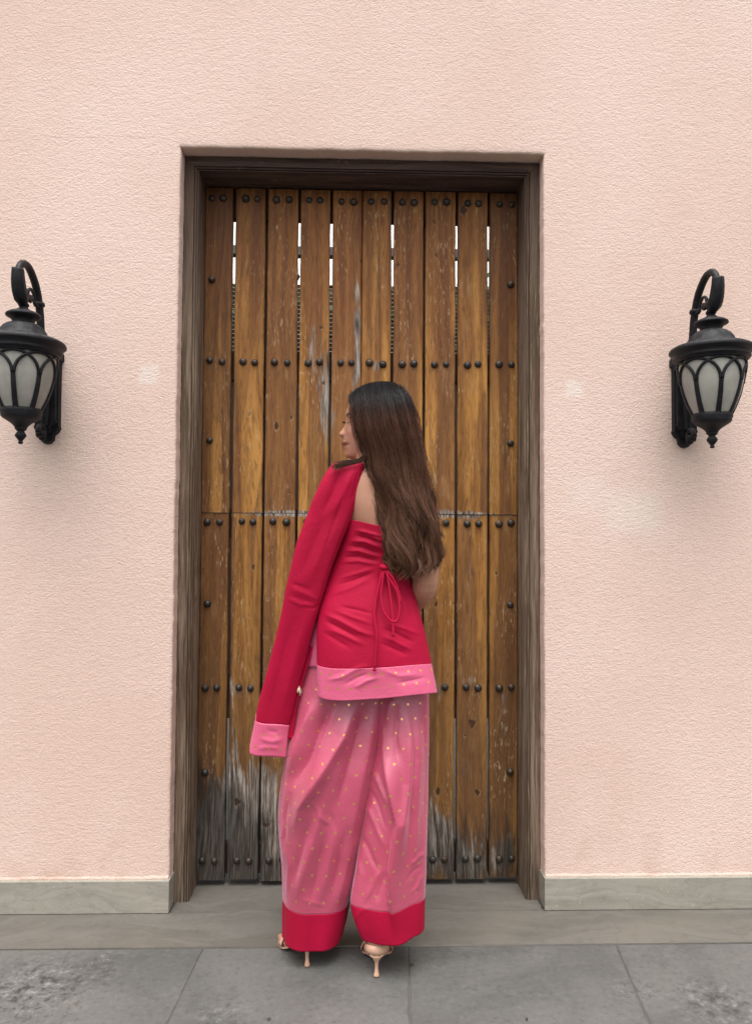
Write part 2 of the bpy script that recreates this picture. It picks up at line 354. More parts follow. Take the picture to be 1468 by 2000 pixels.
def mat_frame(vertical=True):
    t = NT('weathered_frame_wood' if vertical else 'dark_lintel_wood'); p = t.pos(); x, y, z = t.xyz(p)
    a, b = (x, z) if vertical else (z, x)
    yy = t.ma('MULTIPLY', y, 130)
    ww = t.ma('ADD', a, t.ma('MULTIPLY', t.noise(t.vec(t.ma('MULTIPLY', a, 8), 0.0, t.ma('MULTIPLY', b, 2)), 1.0, 2), .04))
    g1 = t.noise(t.vec(t.ma('MULTIPLY', ww, 210), yy, t.ma('MULTIPLY', b, 6)), 1.0, 5, .65)
    g2 = t.noise(t.vec(t.ma('MULTIPLY', ww, 40), t.ma('MULTIPLY', y, 30), t.ma('MULTIPLY', b, 2.0)), 1.0, 4, .6)
    if vertical:
        c = t.mix(t.ss(g2, .35, .66), (.112, .070, .045), (.245, .182, .130))
        c = t.mix(t.ma('MULTIPLY', t.ss(g1, .50, .68), .7), c, (.033, .024, .018))
        c = t.mix(t.ma('MULTIPLY', t.ss(g1, .46, .30), .65), c, (.38, .32, .26))
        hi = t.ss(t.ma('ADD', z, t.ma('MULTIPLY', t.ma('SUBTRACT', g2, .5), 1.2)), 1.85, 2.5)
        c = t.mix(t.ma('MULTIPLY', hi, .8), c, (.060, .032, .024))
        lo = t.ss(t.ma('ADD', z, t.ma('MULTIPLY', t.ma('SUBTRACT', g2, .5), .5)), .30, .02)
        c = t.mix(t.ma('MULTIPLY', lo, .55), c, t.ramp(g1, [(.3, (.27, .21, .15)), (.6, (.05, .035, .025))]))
    else:
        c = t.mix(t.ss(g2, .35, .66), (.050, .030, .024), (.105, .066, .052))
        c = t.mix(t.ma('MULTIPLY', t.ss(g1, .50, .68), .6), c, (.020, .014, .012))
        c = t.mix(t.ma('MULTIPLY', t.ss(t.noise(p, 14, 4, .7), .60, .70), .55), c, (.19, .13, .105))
    return t.P(base=c, rough=.68, spec=.25, normal=t.bump(t.ma('ADD', g1, t.ma('MULTIPLY', g2, .5)), .0028, .8))

def mat_simple(name, base, rough=.6, metal=0.0, spec=.4, var=.3, sc=30, bumpd=.0006, dark=None):
    t = NT(name); p = t.pos(); n = t.noise(p, sc, 4, .6)
    c = t.mix(t.ma('MULTIPLY', t.ss(n, .35, .7), var), base, dark or tuple(b*.45 for b in base))
    return t.P(base=c, rough=t.ss(n, .3, .7, rough-.08, rough+.1), metal=metal, spec=spec, normal=t.bump(t.noise(p, sc*6, 3), bumpd, .6))

def mat_stud():
    t = NT('dark_iron'); p = t.pos(); r = t.attr('rust', 'OBJECT', 'Fac'); n = t.noise(p, 130, 4, .65)
    c = t.mix(t.ss(t.ma('ADD', n, t.ma('MULTIPLY', r, .25)), .55, .80), (.050, .046, .043), (.080, .054, .036))
    return t.P(base=c, rough=t.ss(n, .3, .7, .36, .62), metal=.65, spec=.5, normal=t.bump(n, .0016, .6))

def mat_lantern():
    t = NT('black_cast_metal'); p = t.pos(); n = t.noise(p, 30, 5, .65); f = t.noise(p, 260, 3, .6)
    c = t.mix(t.ss(n, .4, .7), (.007, .0075, .010), (.016, .017, .021))
    nz = t.xyz(t.n('ShaderNodeNewGeometry').outputs['Normal'])[2]
    dust = t.ma('MULTIPLY', t.ss(nz, .15, .8), t.ss(t.noise(p, 55, 3), .38, .66))
    c = t.mix(t.ma('MULTIPLY', dust, .6), c, (.062, .061, .062))
    return t.P(base=c, rough=t.ss(n, .3, .7, .48, .66), spec=.26, normal=t.bump(f, .0010, .7))

def mat_glass():
    t = NT('frosted_glass'); p = t.pos(); n = t.noise(t.scale(p, (1, 1, .6)), 16, 4, .6)
    c = t.mix(t.ss(n, .35, .7), (.50, .49, .44), (.38, .375, .335))
    return t.P(base=c, rough=.42, trans=.25, spec=.45, ior=1.3)

def mat_cloth(name, base, deep, dots=False, rough=.55, sheen=.35, sheent=(1, .6, .7), satin=False, spec=.3, dotsp=.040, dotr=.082):
    t = NT(name); uvn = t.n('ShaderNodeUVMap').outputs[0]; p = t.pos()
    n = t.noise(p, 5, 3, .5); c = t.mix(t.ss(n, .3, .72), base, deep)
    u, v, _ = t.xyz(uvn)
    wv = t.ma('ADD', t.ma('SINE', t.ma('MULTIPLY', u, 5200)), t.ma('SINE', t.ma('MULTIPLY', v, 5200)))
    slub = t.noise(t.vec(t.ma('MULTIPLY', u, 30), t.ma('MULTIPLY', v, 900), 0.0), 1.0, 2)
    c = t.mix(t.ma('MULTIPLY', t.ss(slub, .5, .75), .12), c, tuple(b*.6 for b in base))
    ridge = t.ma('ABSOLUTE', t.ma('SUBTRACT', t.noise(t.scale(p, (1, 1, 1.5)), 17, 2, .5, 1.6), .5))
    cr = t.ma('ADD', t.ma('MULTIPLY', t.ss(ridge, .0, .10), -.12), t.ma('ADD', t.noise(p, 26, 3, .55, .8), t.ma('MULTIPLY', t.noise(p, 90, 2), .25)))
    nb = t.bump(t.ma('ADD', cr, t.ma('MULTIPLY', wv, .004)), .0018 if satin else .0020, .5)
    if not dots:
        return t.P(base=c, rough=rough, sheen=sheen, sheent=sheent, sheenr=.45, spec=spec, normal=nb)
    gv = t.ma('DIVIDE', v, dotsp); row = t.ma('FLOOR', gv)
    gu = t.ma('ADD', t.ma('DIVIDE', u, dotsp), t.ma('MULTIPLY', t.ma('FLOORED_MODULO', row, 2.0), .5))
    du = t.ma('SUBTRACT', t.ma('FRACT', gu), .5); dv = t.ma('SUBTRACT', t.ma('FRACT', gv), .5)
    d = t.ma('SQRT', t.ma('ADD', t.ma('MULTIPLY', du, du), t.ma('MULTIPLY', dv, dv)))
    m = t.ss(d, dotr+.012, dotr-.012)
    c2 = t.mix(m, c, (.86, .43, .15))
    return t.P(base=c2, metal=t.ma('MULTIPLY', m, .75), rough=t.ma('SUBTRACT', rough, t.ma('MULTIPLY', m, rough-.22)), sheen=t.ma('MULTIPLY', t.ma('SUBTRACT', 1.0, m), sheen), sheent=sheent, sheenr=.4, spec=spec, normal=nb)

def mat_skin():
    t = NT('skin'); p = t.pos(); tint = t.attr('tint'); n = t.noise(p, 40, 3)
    c = t.mix(t.ma('MULTIPLY', t.ss(n, .4, .7), .18), tint, (.36, .15, .09))
    return t.P(base=c, rough=.48, spec=.38, sss=.12, ssss=.006, sssr=(1.0, .35, .2), normal=t.bump(t.noise(p, 500, 2), .0004, .5))

def mat_hair():
    t = NT('brown_hair'); tint = t.attr('tint')
    return t.P(base=tint, rough=.36, spec=.22, aniso=.5)

def mat_leaf():
    t = NT('hedge_leaf'); p = t.pos(); n = t.noise(p, 14, 2)
    c = t.mix(t.ss(n, .35, .65), (.020, .045, .014), (.055, .10, .028))
    return t.P(base=c, rough=.5, spec=.35)

M = dict(plaster=mat_plaster(), skirting=mat_stone('plinth_stone', (.275, .256, .215), (.345, .326, .282), (.36, .328, .275), (.9, 4, 20), dirt=.15),
         border=mat_stone('border_stone', (.112, .104, .090), (.142, .134, .119), (.152, .136, .114), (1.6, 16, 5), dirt=.12), pave=mat_pavement(), plank=mat_plank(), frame=mat_frame(True), lintel=mat_frame(False),
         stud=mat_stud(), rail=mat_simple('dark_back_wood', (.045, .030, .022), .7, 0, .2), lantern=mat_lantern(), glass=mat_glass(),
         crimson=mat_cloth('crimson_cotton', (.405, .0035, .038), (.345, .003, .029), rough=.66, sheen=.04, sheent=(1, .25, .4), spec=.16), pink=mat_cloth('pink_satin', (.50, .072, .140), (.42, .050, .100), True, .33, .45, (1, .66, .88), True, .95),
         yoke=mat_cloth('pink_plain', (.58, .095, .19), (.52, .075, .155), False, .45, .3, (1, .72, .82), True, .4), band=mat_cloth('pink_border', (.66, .115, .225), (.60, .095, .185), True, .5, .2, (1, .7, .8), False, .35, .0365, .10),
         skin=mat_skin(), hair=mat_hair(), nude=mat_simple('nude_patent', (.60, .36, .25), .3, 0, .5, .15, 20, .0002), gold=mat_simple('gold', (.80, .50, .14), .28, 1.0, .5, .1), white=mat_simple('cream_thread', (.72, .62, .46), .7),
         soil=mat_simple('dark_joint', (.105, .100, .092), .95, 0, .1), leaf=mat_leaf(), wire=mat_simple('grey_wire', (.20, .205, .21), .45, .5), fence=mat_simple('dark_fence_steel', (.10, .10, .105), .55, .3), pale=mat_simple('pale_render', (.80, .79, .76), .85), leafdry=mat_simple('dry_leaf', (.07, .045, .03), .8))

# ------------------------------------------------------------------ setting: ground, paving, wall
X0, X1, HO = -0.6564, 0.5749, 2.5342      # door opening in the wall
mk('ground', [(-60, -60, -.0040), (60, -60, -.0040), (60, 60, -.0040), (-60, 60, -.0040)], [(0, 1, 2, 3)], M['soil'], smooth=False)['kind'] = 'structure'

pave = empty('pavement', (0, -.2, 0), kind='structure')
YS = -0.213                                # front edge of the border stones
def slab(name, quad, mat, top=0.0, gap=.0015, seed=0.0, rough_edge=.0012):
    """paving stone with a slightly worn, irregular outline; quad counter-clockwise from above"""
    q = np.array(quad, float); c = q.mean(0); ring = []
    for i in range(4):
        a, b = q[i], q[(i+1) % 4]; L = np.linalg.norm(b-a); n = max(2, int(L/.03)); n = min(n, 60)
        tdir = (b-a)/L; nrm = np.array([-tdir[1], tdir[0]])
        for k in range(n):
            f = k/n; ring.append(a+(b-a)*f+nrm*(gap+abs(vnoise(f*L*40+seed*9+i*7, 3))*rough_edge + (0 if k else .002)))
    ring = np.array(ring); n = len(ring)
    inn = ring+(c-ring)/np.linalg.norm(c-ring, axis=1)[:, None]*.004
    V = [(*p, -.03) for p in ring]+[(*p, top-.0035) for p in ring]+[(*p, top) for p in inn]
    F = [(k*n+i, k*n+(i+1) % n, (k+1)*n+(i+1) % n, (k+1)*n+i) for k in range(2) for i in range(n)]+[tuple(2*n+i for i in range(n))]
    o = mk(name, V, F, mat, pave, smooth=False); o['seed'] = float(seed); return o

def jx(px, py):
    for Y in np.linspace(-1.6, 0, 1601):
        q = at(px, py, Y)
        if q[2] < 0: continue
        return q
    return q
def gpt(px, py):                            # picture point on the ground plane
    d = _f + (px-734)/FPX*_r + (1000-py)/FPX*_u
    return (CAMP + d*(-CAMP[2]/d[2]))[:2]
# joints between the large slabs: two picture points each
J = []
for (a, b) in (((-60, 1862), (-150, 1990)), ((392, 1862), (338, 1975)), ((797, 1862), (800, 1995)), ((1207, 1856), (1268, 1998)), ((1580, 1850), (1720, 1998))):
    p, q = gpt(*a), gpt(*b); m = (q[0]-p[0])/(q[1]-p[1])
    J.append((p[0]+m*(YS-p[1]), p[0]+m*(-1.15-p[1])))
J = [(J[0][0]-.62, J[0][1]-.62)]+J+[(J[-1][0]+.62, J[-1][1]+.62)]
for i in range(len(J)-1):
    (a0, a1), (b0, b1) = J[i], J[i+1]
    slab('paving_slab', [(a1, -1.15), (b1, -1.15), (b0, YS), (a0, YS)], M['pave'], -.002, .0001 if i != 3 else .0016, i*1.7+.4)
for r in range(3):                          # rows nearer the camera and behind it
    y1, y0 = -1.15-r*.62, -1.15-(r+1)*.62
    for i in range(8):
        xa = -2.6+i*.65+(.3 if r % 2 == 0 else 0)
        slab('paving_slab', [(xa, y0), (xa+.65, y0), (xa+.65, y1), (xa, y1)], M['pave'], -.0045, .0015, 20+r*9+i)
bx = [-4.4, -3.0, -1.62, 1.71, 3.0, 4.4]
for i in range(5):
    slab('border_stone', [(bx[i], YS), (bx[i+1], YS), (bx[i+1], -.0105), (bx[i], -.0105)], M['border'], 0.0, .0006, 5+i, .0006)
slab('threshold_stone', [(X0+.006, -.0095), (X1-.006, -.0095), (X1-.002, .34), (X0+.002, .34)], M['border'], .0015, .0006, 31, .0006)
# loose specks and a dry leaf on the slab
lf = at(1000, 1000, 0)
def dry_leaf(px, py, s, ang):
    c = gpt(px, py); V = []; n = 8
    for k in range(n):
        a = 2*math.pi*k/n; r = s*(1.0 if k % 2 == 0 else .72); u, v = r*math.cos(a), .55*r*math.sin(a)
        V.append((c[0]+u*math.cos(ang)-v*math.sin(ang), c[1]+u*math.sin(ang)+v*math.cos(ang), .001+.004*abs(math.sin(a*1.5))))
    V.append((c[0], c[1], .0035)); F = [(k, (k+1) % n, n) for k in range(n)]
    return mk('dry_leaf', V, F, M['leafdry'], solid=.0008)
tag(dry_leaf(804, 1886, .0085, .6), 'small dark dry leaf on the paving beside the right shoe', 'leaf', 'dry leaf bits on the paving')
tag(dry_leaf(1028, 1992, .006, 1.8), 'tiny dark leaf scrap near the bottom edge of the paving', 'leaf', 'dry leaf bits on the paving')
tag(dry_leaf(525, 1992, .006, .2), 'tiny dark leaf scrap on the paving at lower left of the shoes', 'leaf', 'dry leaf bits on the paving')

wall = empty('plaster_wall', (0, .15, 0), 'pink stucco wall with a tall door opening and a stone plinth', 'wall')
def build_wall():
    mb = MB(); top, xe, bk = 4.6, 5.0, .34; E = .035
    mb.add([(-xe, 0, 0), (X0-E, 0, 0), (X0-E, 0, top), (-xe, 0, top)], [(0, 1, 2, 3)])
    mb.add([(X1+E, 0, 0), (xe, 0, 0), (xe, 0, top), (X1+E, 0, top)], [(0, 1, 2, 3)])
    mb.add([(X0-E, 0, HO+E), (X1+E, 0, HO+E), (X1+E, 0, top), (X0-E, 0, top)], [(0, 1, 2, 3)])
    # rounded, uneven arris round the opening
    path = []
    for z in np.arange(0, HO, .012): path.append((X0, z, -1, 0))
    path.append((X0, HO, -1, 1))
    for x in np.arange(X0+.012, X1-.006, .012): path.append((x, HO, 0, 1))
    path.append((X1, HO, 1, 1))
    for z in np.arange(HO-.012, -.001, -.012): path.append((X1, z, 1, 0))
    prof = [(E, 0.0), (.012, 0.0), (.0055, .0006), (.0018, .0024), (.0003, .006), (0.0, .012), (0.0, bk)]
    V = []
    for i, (x, z, nx, nz) in enumerate(path):
        w = .0011*vnoise(i*.45, 5)+.0008*vnoise(i*.11, 8)+.0009*vnoise(i*1.3, 2)
        for k, (d, y) in enumerate(prof):
            f = 1.0 if 2 <= k <= 5 else (.6 if k == 6 else 0.0)
            V.append((x+nx*(d+w*f), y, z+nz*(d+w*f)))
    m = len(prof); F = [(i*m+k, i*m+k+1, (i+1)*m+k+1, (i+1)*m+k) for i in range(len(path)-1) for k in range(m-1)]
    mb.add(V, F)
    for a, b in ((-xe, X0), (X1, xe)):
        mb.add([(a, bk, 0), (b, bk, 0), (b, bk, top), (a, bk, top)], [(3, 2, 1, 0)])
    mb.add([(X0, bk, HO), (X1, bk, HO), (X1, bk, top), (X0, bk, top)], [(3, 2, 1, 0)])
    mb.add([(-xe, 0, top), (xe, 0, top), (xe, bk, top), (-xe, bk, top)], [(0, 1, 2, 3)])
    o = mb.build('plaster', M['plaster'], wall); o.data.set_sharp_from_angle(angle=math.radians(50))
build_wall()
HS = .1047
for s in (-1, 1):                           # plinth stones, returning into the reveal
    edges = ([X0+.0045, -1.92, -3.2, -5.0] if s < 0 else [X1-.0045, 1.95, 3.3, 5.0])
    for i in range(3):
        a, b = sorted(edges[i:i+2]); MB().box((a+.0005, -.0150, .0008), (b-.0005, .053 if i == 0 else .02, HS+.003*0), .0022).build('plinth_stone', M['skirting'], wall, smooth=False)
    a, b = sorted((X0 - .0 if s < 0 else X1, -5.0 if s < 0 else 5.0))
    # irregular mortar fillet where plaster meets the plinth
    V = []; F = []; xs = np.linspace(a+.002, b-.002, 420)
    for i, x in enumerate(xs):
        d = .004+.0035*max(0, vnoise(i*.5, 11))+.006*max(0, vnoise(i*.21, 4)-.6)
        V += [(x, -.0005, HS+.004+d), (x, -.0012-d*.12, HS+.003+d*.4), (x, -.0022-d*.2, HS+.0004+d*.1), (x, -.0022, HS-.0012)]
    F = [(i*4+k, (i+1)*4+k, (i+1)*4+k+1, i*4+k+1) for i in range(len(xs)-1) for k in range(3)]
    mk('mortar_fillet', V, F, M['plaster'], wall)

# ------------------------------------------------------------------ door frame
frame = empty('door_frame', ((X0+X1)/2, .1, 0), 'dark weathered wooden door frame set into the pink wall', 'door frame')
FY = .055
JW = .0550
# profile across the jamb: (distance from wall reveal, depth)
PROF = [(.001, .20), (.001, FY+.004), (.003, FY), (.0435, FY), (.045, FY+.006), (.0465, FY+.0065), (.048, FY+.001), (.0515, FY-.001), (.055, FY+.001), (.0562, FY+.007), (.0578, FY+.0075), (.0592, FY+.003), (.062, FY+.003), (.0644, FY+.007), (.0644, .20)]
def jamb(side):
    V = []; F = []; zs = np.linspace(.0015, HO-.001, 150); m = len(PROF)
    for i, z in enumerate(zs):
        w = .0009*vnoise(i*.5, 20+side)+.0012*vnoise(i*.13, 30+side)
        for k, (d, y) in enumerate(PROF):
            zz = z
            if i == len(zs)-1: zz = HO-.001-max(0, d)          # mitre
            if zz < z-.02: pass
            V.append((X0+d+w*(.4+.6*(k % 3 == 0)) if side < 0 else X1-d-w*(.4+.6*(k % 3 == 0)), y+w*.5, min(z, HO-.001-d)))
    F = [(i*m+k, i*m+k+1, (i+1)*m+k+1, (i+1)*m+k) for i in range(len(zs)-1) for k in range(m-1)]
    if side > 0: F = [f[::-1] for f in F]
    F.append(tuple(range(m)))
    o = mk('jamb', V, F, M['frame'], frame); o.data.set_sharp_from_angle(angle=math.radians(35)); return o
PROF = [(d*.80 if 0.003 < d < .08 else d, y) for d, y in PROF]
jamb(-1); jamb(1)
def lintel():
    V = []; m = len(PROF); xs = np.linspace(0, 1, 90)
    for i, f in enumerate(xs):
        w = .0008*vnoise(i*.4, 41)
        for k, (d, y) in enumerate(PROF):
            xa, xb = X0+d+.0004, X1-d-.0004
            V.append((xa+(xb-xa)*f, y+w*.5, HO-.0012-d-w*.5))
    F = [(i*m+k, (i+1)*m+k, (i+1)*m+k+1, i*m+k+1) for i in range(len(xs)-1) for k in range(m-1)]
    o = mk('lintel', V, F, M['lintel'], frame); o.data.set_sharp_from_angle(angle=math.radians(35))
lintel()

# ------------------------------------------------------------------ door: two plank leaves with studs
DY, PT = .165, .026
ZB = .024; ZT = HO-.060
Z_JOINT = at(700, 1003.5, DY)[2]
# gaps between planks measured along the row of studs (picture x at y=700)
def xat(px): return at(px, 700, DY)[0]
gaps = [(450.7, 457), (515, 520), (579.5, 584.5), (642, 647.2), (704.6, 706), (763, 768), (825.5, 830), (888.4, 893.6), (951.6, 956.2)]
edges = [xat(397)]+[xat(g) for gp in gaps for g in gp]+[xat(1010.5)]
plank_x = [(edges[2*i], edges[2*i+1]) for i in range(10)]
leaf = [empty('door_leaf', ((plank_x[0][0]+plank_x[4][1])/2, DY, ZB), 'left plank door leaf with studs, greyed and rotten at its outer foot', 'door'),
        empty('door_leaf', ((plank_x[5][0]+plank_x[9][1])/2, DY, ZB), 'right plank door leaf with iron studs, behind the woman\'s long hair', 'door')]
STUDM = None
def stud_mesh():
    mb = MB(); n = 14; V = []; F = []
    prof = [(.0135, .0), (.0132, .0025), (.0115, .0065), (.0080, .0100), (.0040, .0118)]
    for r, d in prof:
        for j in range(n):
            a = 2*math.pi*j/n; V.append((r*math.cos(a), -d, r*math.sin(a)))
    m = len(prof); F = [(i*n+j, (i+1)*n+j, (i+1)*n+(j+1) % n, i*n+(j+1) % n) for i in range(m-1) for j in range(n)]
    V.append((0, -.0122, 0)); F += [((m-1)*n+j, len(V)-1, (m-1)*n+(j+1) % n) for j in range(n)]
    me = bpy.data.meshes.new('stud'); me.from_pydata(V, [], F); me.update(); me.polygons.foreach_set('use_smooth', [True]*len(F)); me.materials.append(M['stud']); return me
STUDM = stud_mesh()
rows = [at(700, y, DY)[2] for y in (393.5, 709.5, 1020.5, 1343.5, 1679)]
singles = [at(700, y, DY)[2] for y in (551, 863, 1180, 1508)]
tones = [.80, .90, 1.0, 1.10, 1.18, 1.04, 1.08, 1.0, .98, .80]
SPX = [(409.6, 433), (475.5, 498), (536.7, 561.5), (601.8, 623.5), (664.6, 687), (721.8, 747.5), (784, 808), (848, 871), (911.7, 933.5), (974.8, 998)]
def plank(i, za, zb, seed):
    xa, xb = plank_x[i]; nz = int((zb-za)/.02); V = []; ring = [(0, 1), (0, .12), (.03, 0), (.97, 0), (1, .12), (1, 1)]
    m = 6; zs = np.linspace(za, zb, nz); dyy = .0018*math.sin(seed*5.1)
    for k, z in enumerate(zs):
        el, er = .0007*vnoise(z*22, seed)+.0008*vnoise(z*5, seed+3), .0007*vnoise(z*22, seed+7)+.0008*vnoise(z*5, seed+9)
        for (u, d) in ring:
            bevel = .0016 if d == 0 else 0
            x = (xa+el) if u == 0 else (xb+er) if u == 1 else (xa+el+.003 if u < .5 else xb+er-.003)
            V.append((x, DY+dyy+d*PT, z))
    # notched, ragged foot
    F = [(k*m+j, k*m+(j+1) % m, (k+1)*m+(j+1) % m, (k+1)*m+j) for k in range(len(zs)-1) for j in range(m)]
    F += [tuple(range(m-1, -1, -1)), tuple((len(zs)-1)*m+j for j in range(m))]
    o = mk('plank', V, F, M['plank'], leaf[0 if i < 5 else 1]); o.data.set_sharp_from_angle(angle=math.radians(30))
    o['seed'] = float(seed); o['tone'] = float(tones[i]*(1+.04*math.sin(seed*3)))
    spots = []
    w = xb-xa
    for r, z in enumerate(rows):
        if za < z < zb:
            spots += [(xat(q)+random.uniform(-.002, .002), z+random.uniform(-.003, .003)) for q in SPX[i]]
    if i in (0, 9):
        for z in singles:
            if za < z < zb: spots.append((xat(412 if i == 0 else 996), z))
    for (x, z) in spots:
        so = bpy.data.objects.new('stud', STUDM); COL.objects.link(so); put(so, (x, DY+dyy+.0002, z), o)
        so['rust'] = random.random()
        so.rotation_euler = (random.uniform(-.12, .12), random.uniform(-1, 1), random.uniform(-.12, .12)); k = random.uniform(.88, 1.08); so.scale = (k*random.uniform(.96, 1.04), k*random.uniform(.75, 1.1), k)
for i in range(10):
    zb_ = ZB+(.004*math.sin(i*2.3) if i not in (3,) else 0)
    plank(i, zb_, Z_JOINT-.0008, i*1.37+.31); plank(i, Z_JOINT+.0010, ZT, i*1.37+9.7)
for l in range(2):
    xa, xb = plank_x[l*5][0]+.004, plank_x[l*5+4][1]-.002
    for z in rows:
        MB().box((xa, DY+PT+.0025, max(z-.060, ZB+.01)), (xb, DY+PT+.034, z+.048), .003).build('back_rail', M['rail'], leaf[l], smooth=False)
    for g in ((gaps[1], (693, 706)) if l == 0 else (gaps[6],)):
          MB().box((xat(g[0])-.020, DY+PT+.036, ZB+.01), (xat(g[1])+.020, DY+PT+.060, HO-.015), .003).build('back_stile', M['fence'], leaf[l], smooth=False)

# ------------------------------------------------------------------ what shows through the gaps: mesh fence and hedge in the yard
yard = empty('mesh_fence', (0, 2.6, 0), 'dark wire mesh fence in the yard, seen through the gaps between the planks', 'fence')
fz = at(700, 545, 2.6)[2]
for x in (-2.6, -1.3, 0.02, 1.3, 2.6):
    MB().box((x-.03, 2.57, 0), (x+.03, 2.63, fz+.45), .004).build('post', M['fence'], yard, smooth=False)
zt = at(700, 494, 2.6)[2]
MB().box((-2.7, 2.565, zt-.035), (2.7, 2.635, zt+.028), .004).build('top_rail', M['fence'], yard, smooth=False)
zl = at(700, 745, 2.6)[2]
for i in range(4):
    MB().box((-2.57+i*1.3, 2.585, .02), (-1.33+i*1.3+(.02 if i == 1 else 0), 2.615, zl), .003).build('solid_panel', M['rail'], yard, smooth=False)
for k in range(22):
    z = zl+.02+k*(fz-.06-zl-.02)/22
    MB().tube([(-2.6, 2.56, z), (2.6, 2.56, z)], .0035, 5).build('wire', M['wire'], yard)
hedge = empty('hedge', (0, 3.05, 0), 'dense dark green hedge behind the mesh fence, glimpsed through the door gaps', 'hedge')
def build_hedge():
    V = []; F = []; ht = at(700, 548, 3.05)[2]
    for k in range(9000):
        top = ht+.05*math.sin(k*1.7)
        c = np.array([random.uniform(-2.7, 2.7), 3.05+random.uniform(-.3, .3), random.uniform(.02, top)])
        d = RNG.normal(size=3); d /= np.linalg.norm(d); e = np.cross(d, RNG.normal(size=3)); e /= np.linalg.norm(e); s = random.uniform(.03, .055)
        n = len(V); V += [tuple(c-d*s), tuple(c+e*s*.5), tuple(c+d*s), tuple(c-e*s*.5)]; F.append((n, n+1, n+2, n+3))
    mk('foliage', V, F, M['leaf'], hedge)
    for k in range(10):
        x = -2.5+k*.55; MB().tube([(x, 3.05, 0), (x+.05, 3.07, .9), (x-.03, 3.02, 2.0)], [.03, .022, .01], 6).build('stem', M['rail'], hedge)
    MB().box((-2.8, 3.30, 0), (2.8, 3.36, at(700, 560, 3.33)[2]), .004).build('backing_board', M['rail'], hedge, smooth=False)
build_hedge()
MB().box((-9, 9, -.01), (9, 9.3, 7.0)).build('pale_building', M['pale'])
tag(bpy.data.objects['pale_building'], 'plain pale building beyond the yard, seen as white slits in the upper door gaps', 'building')

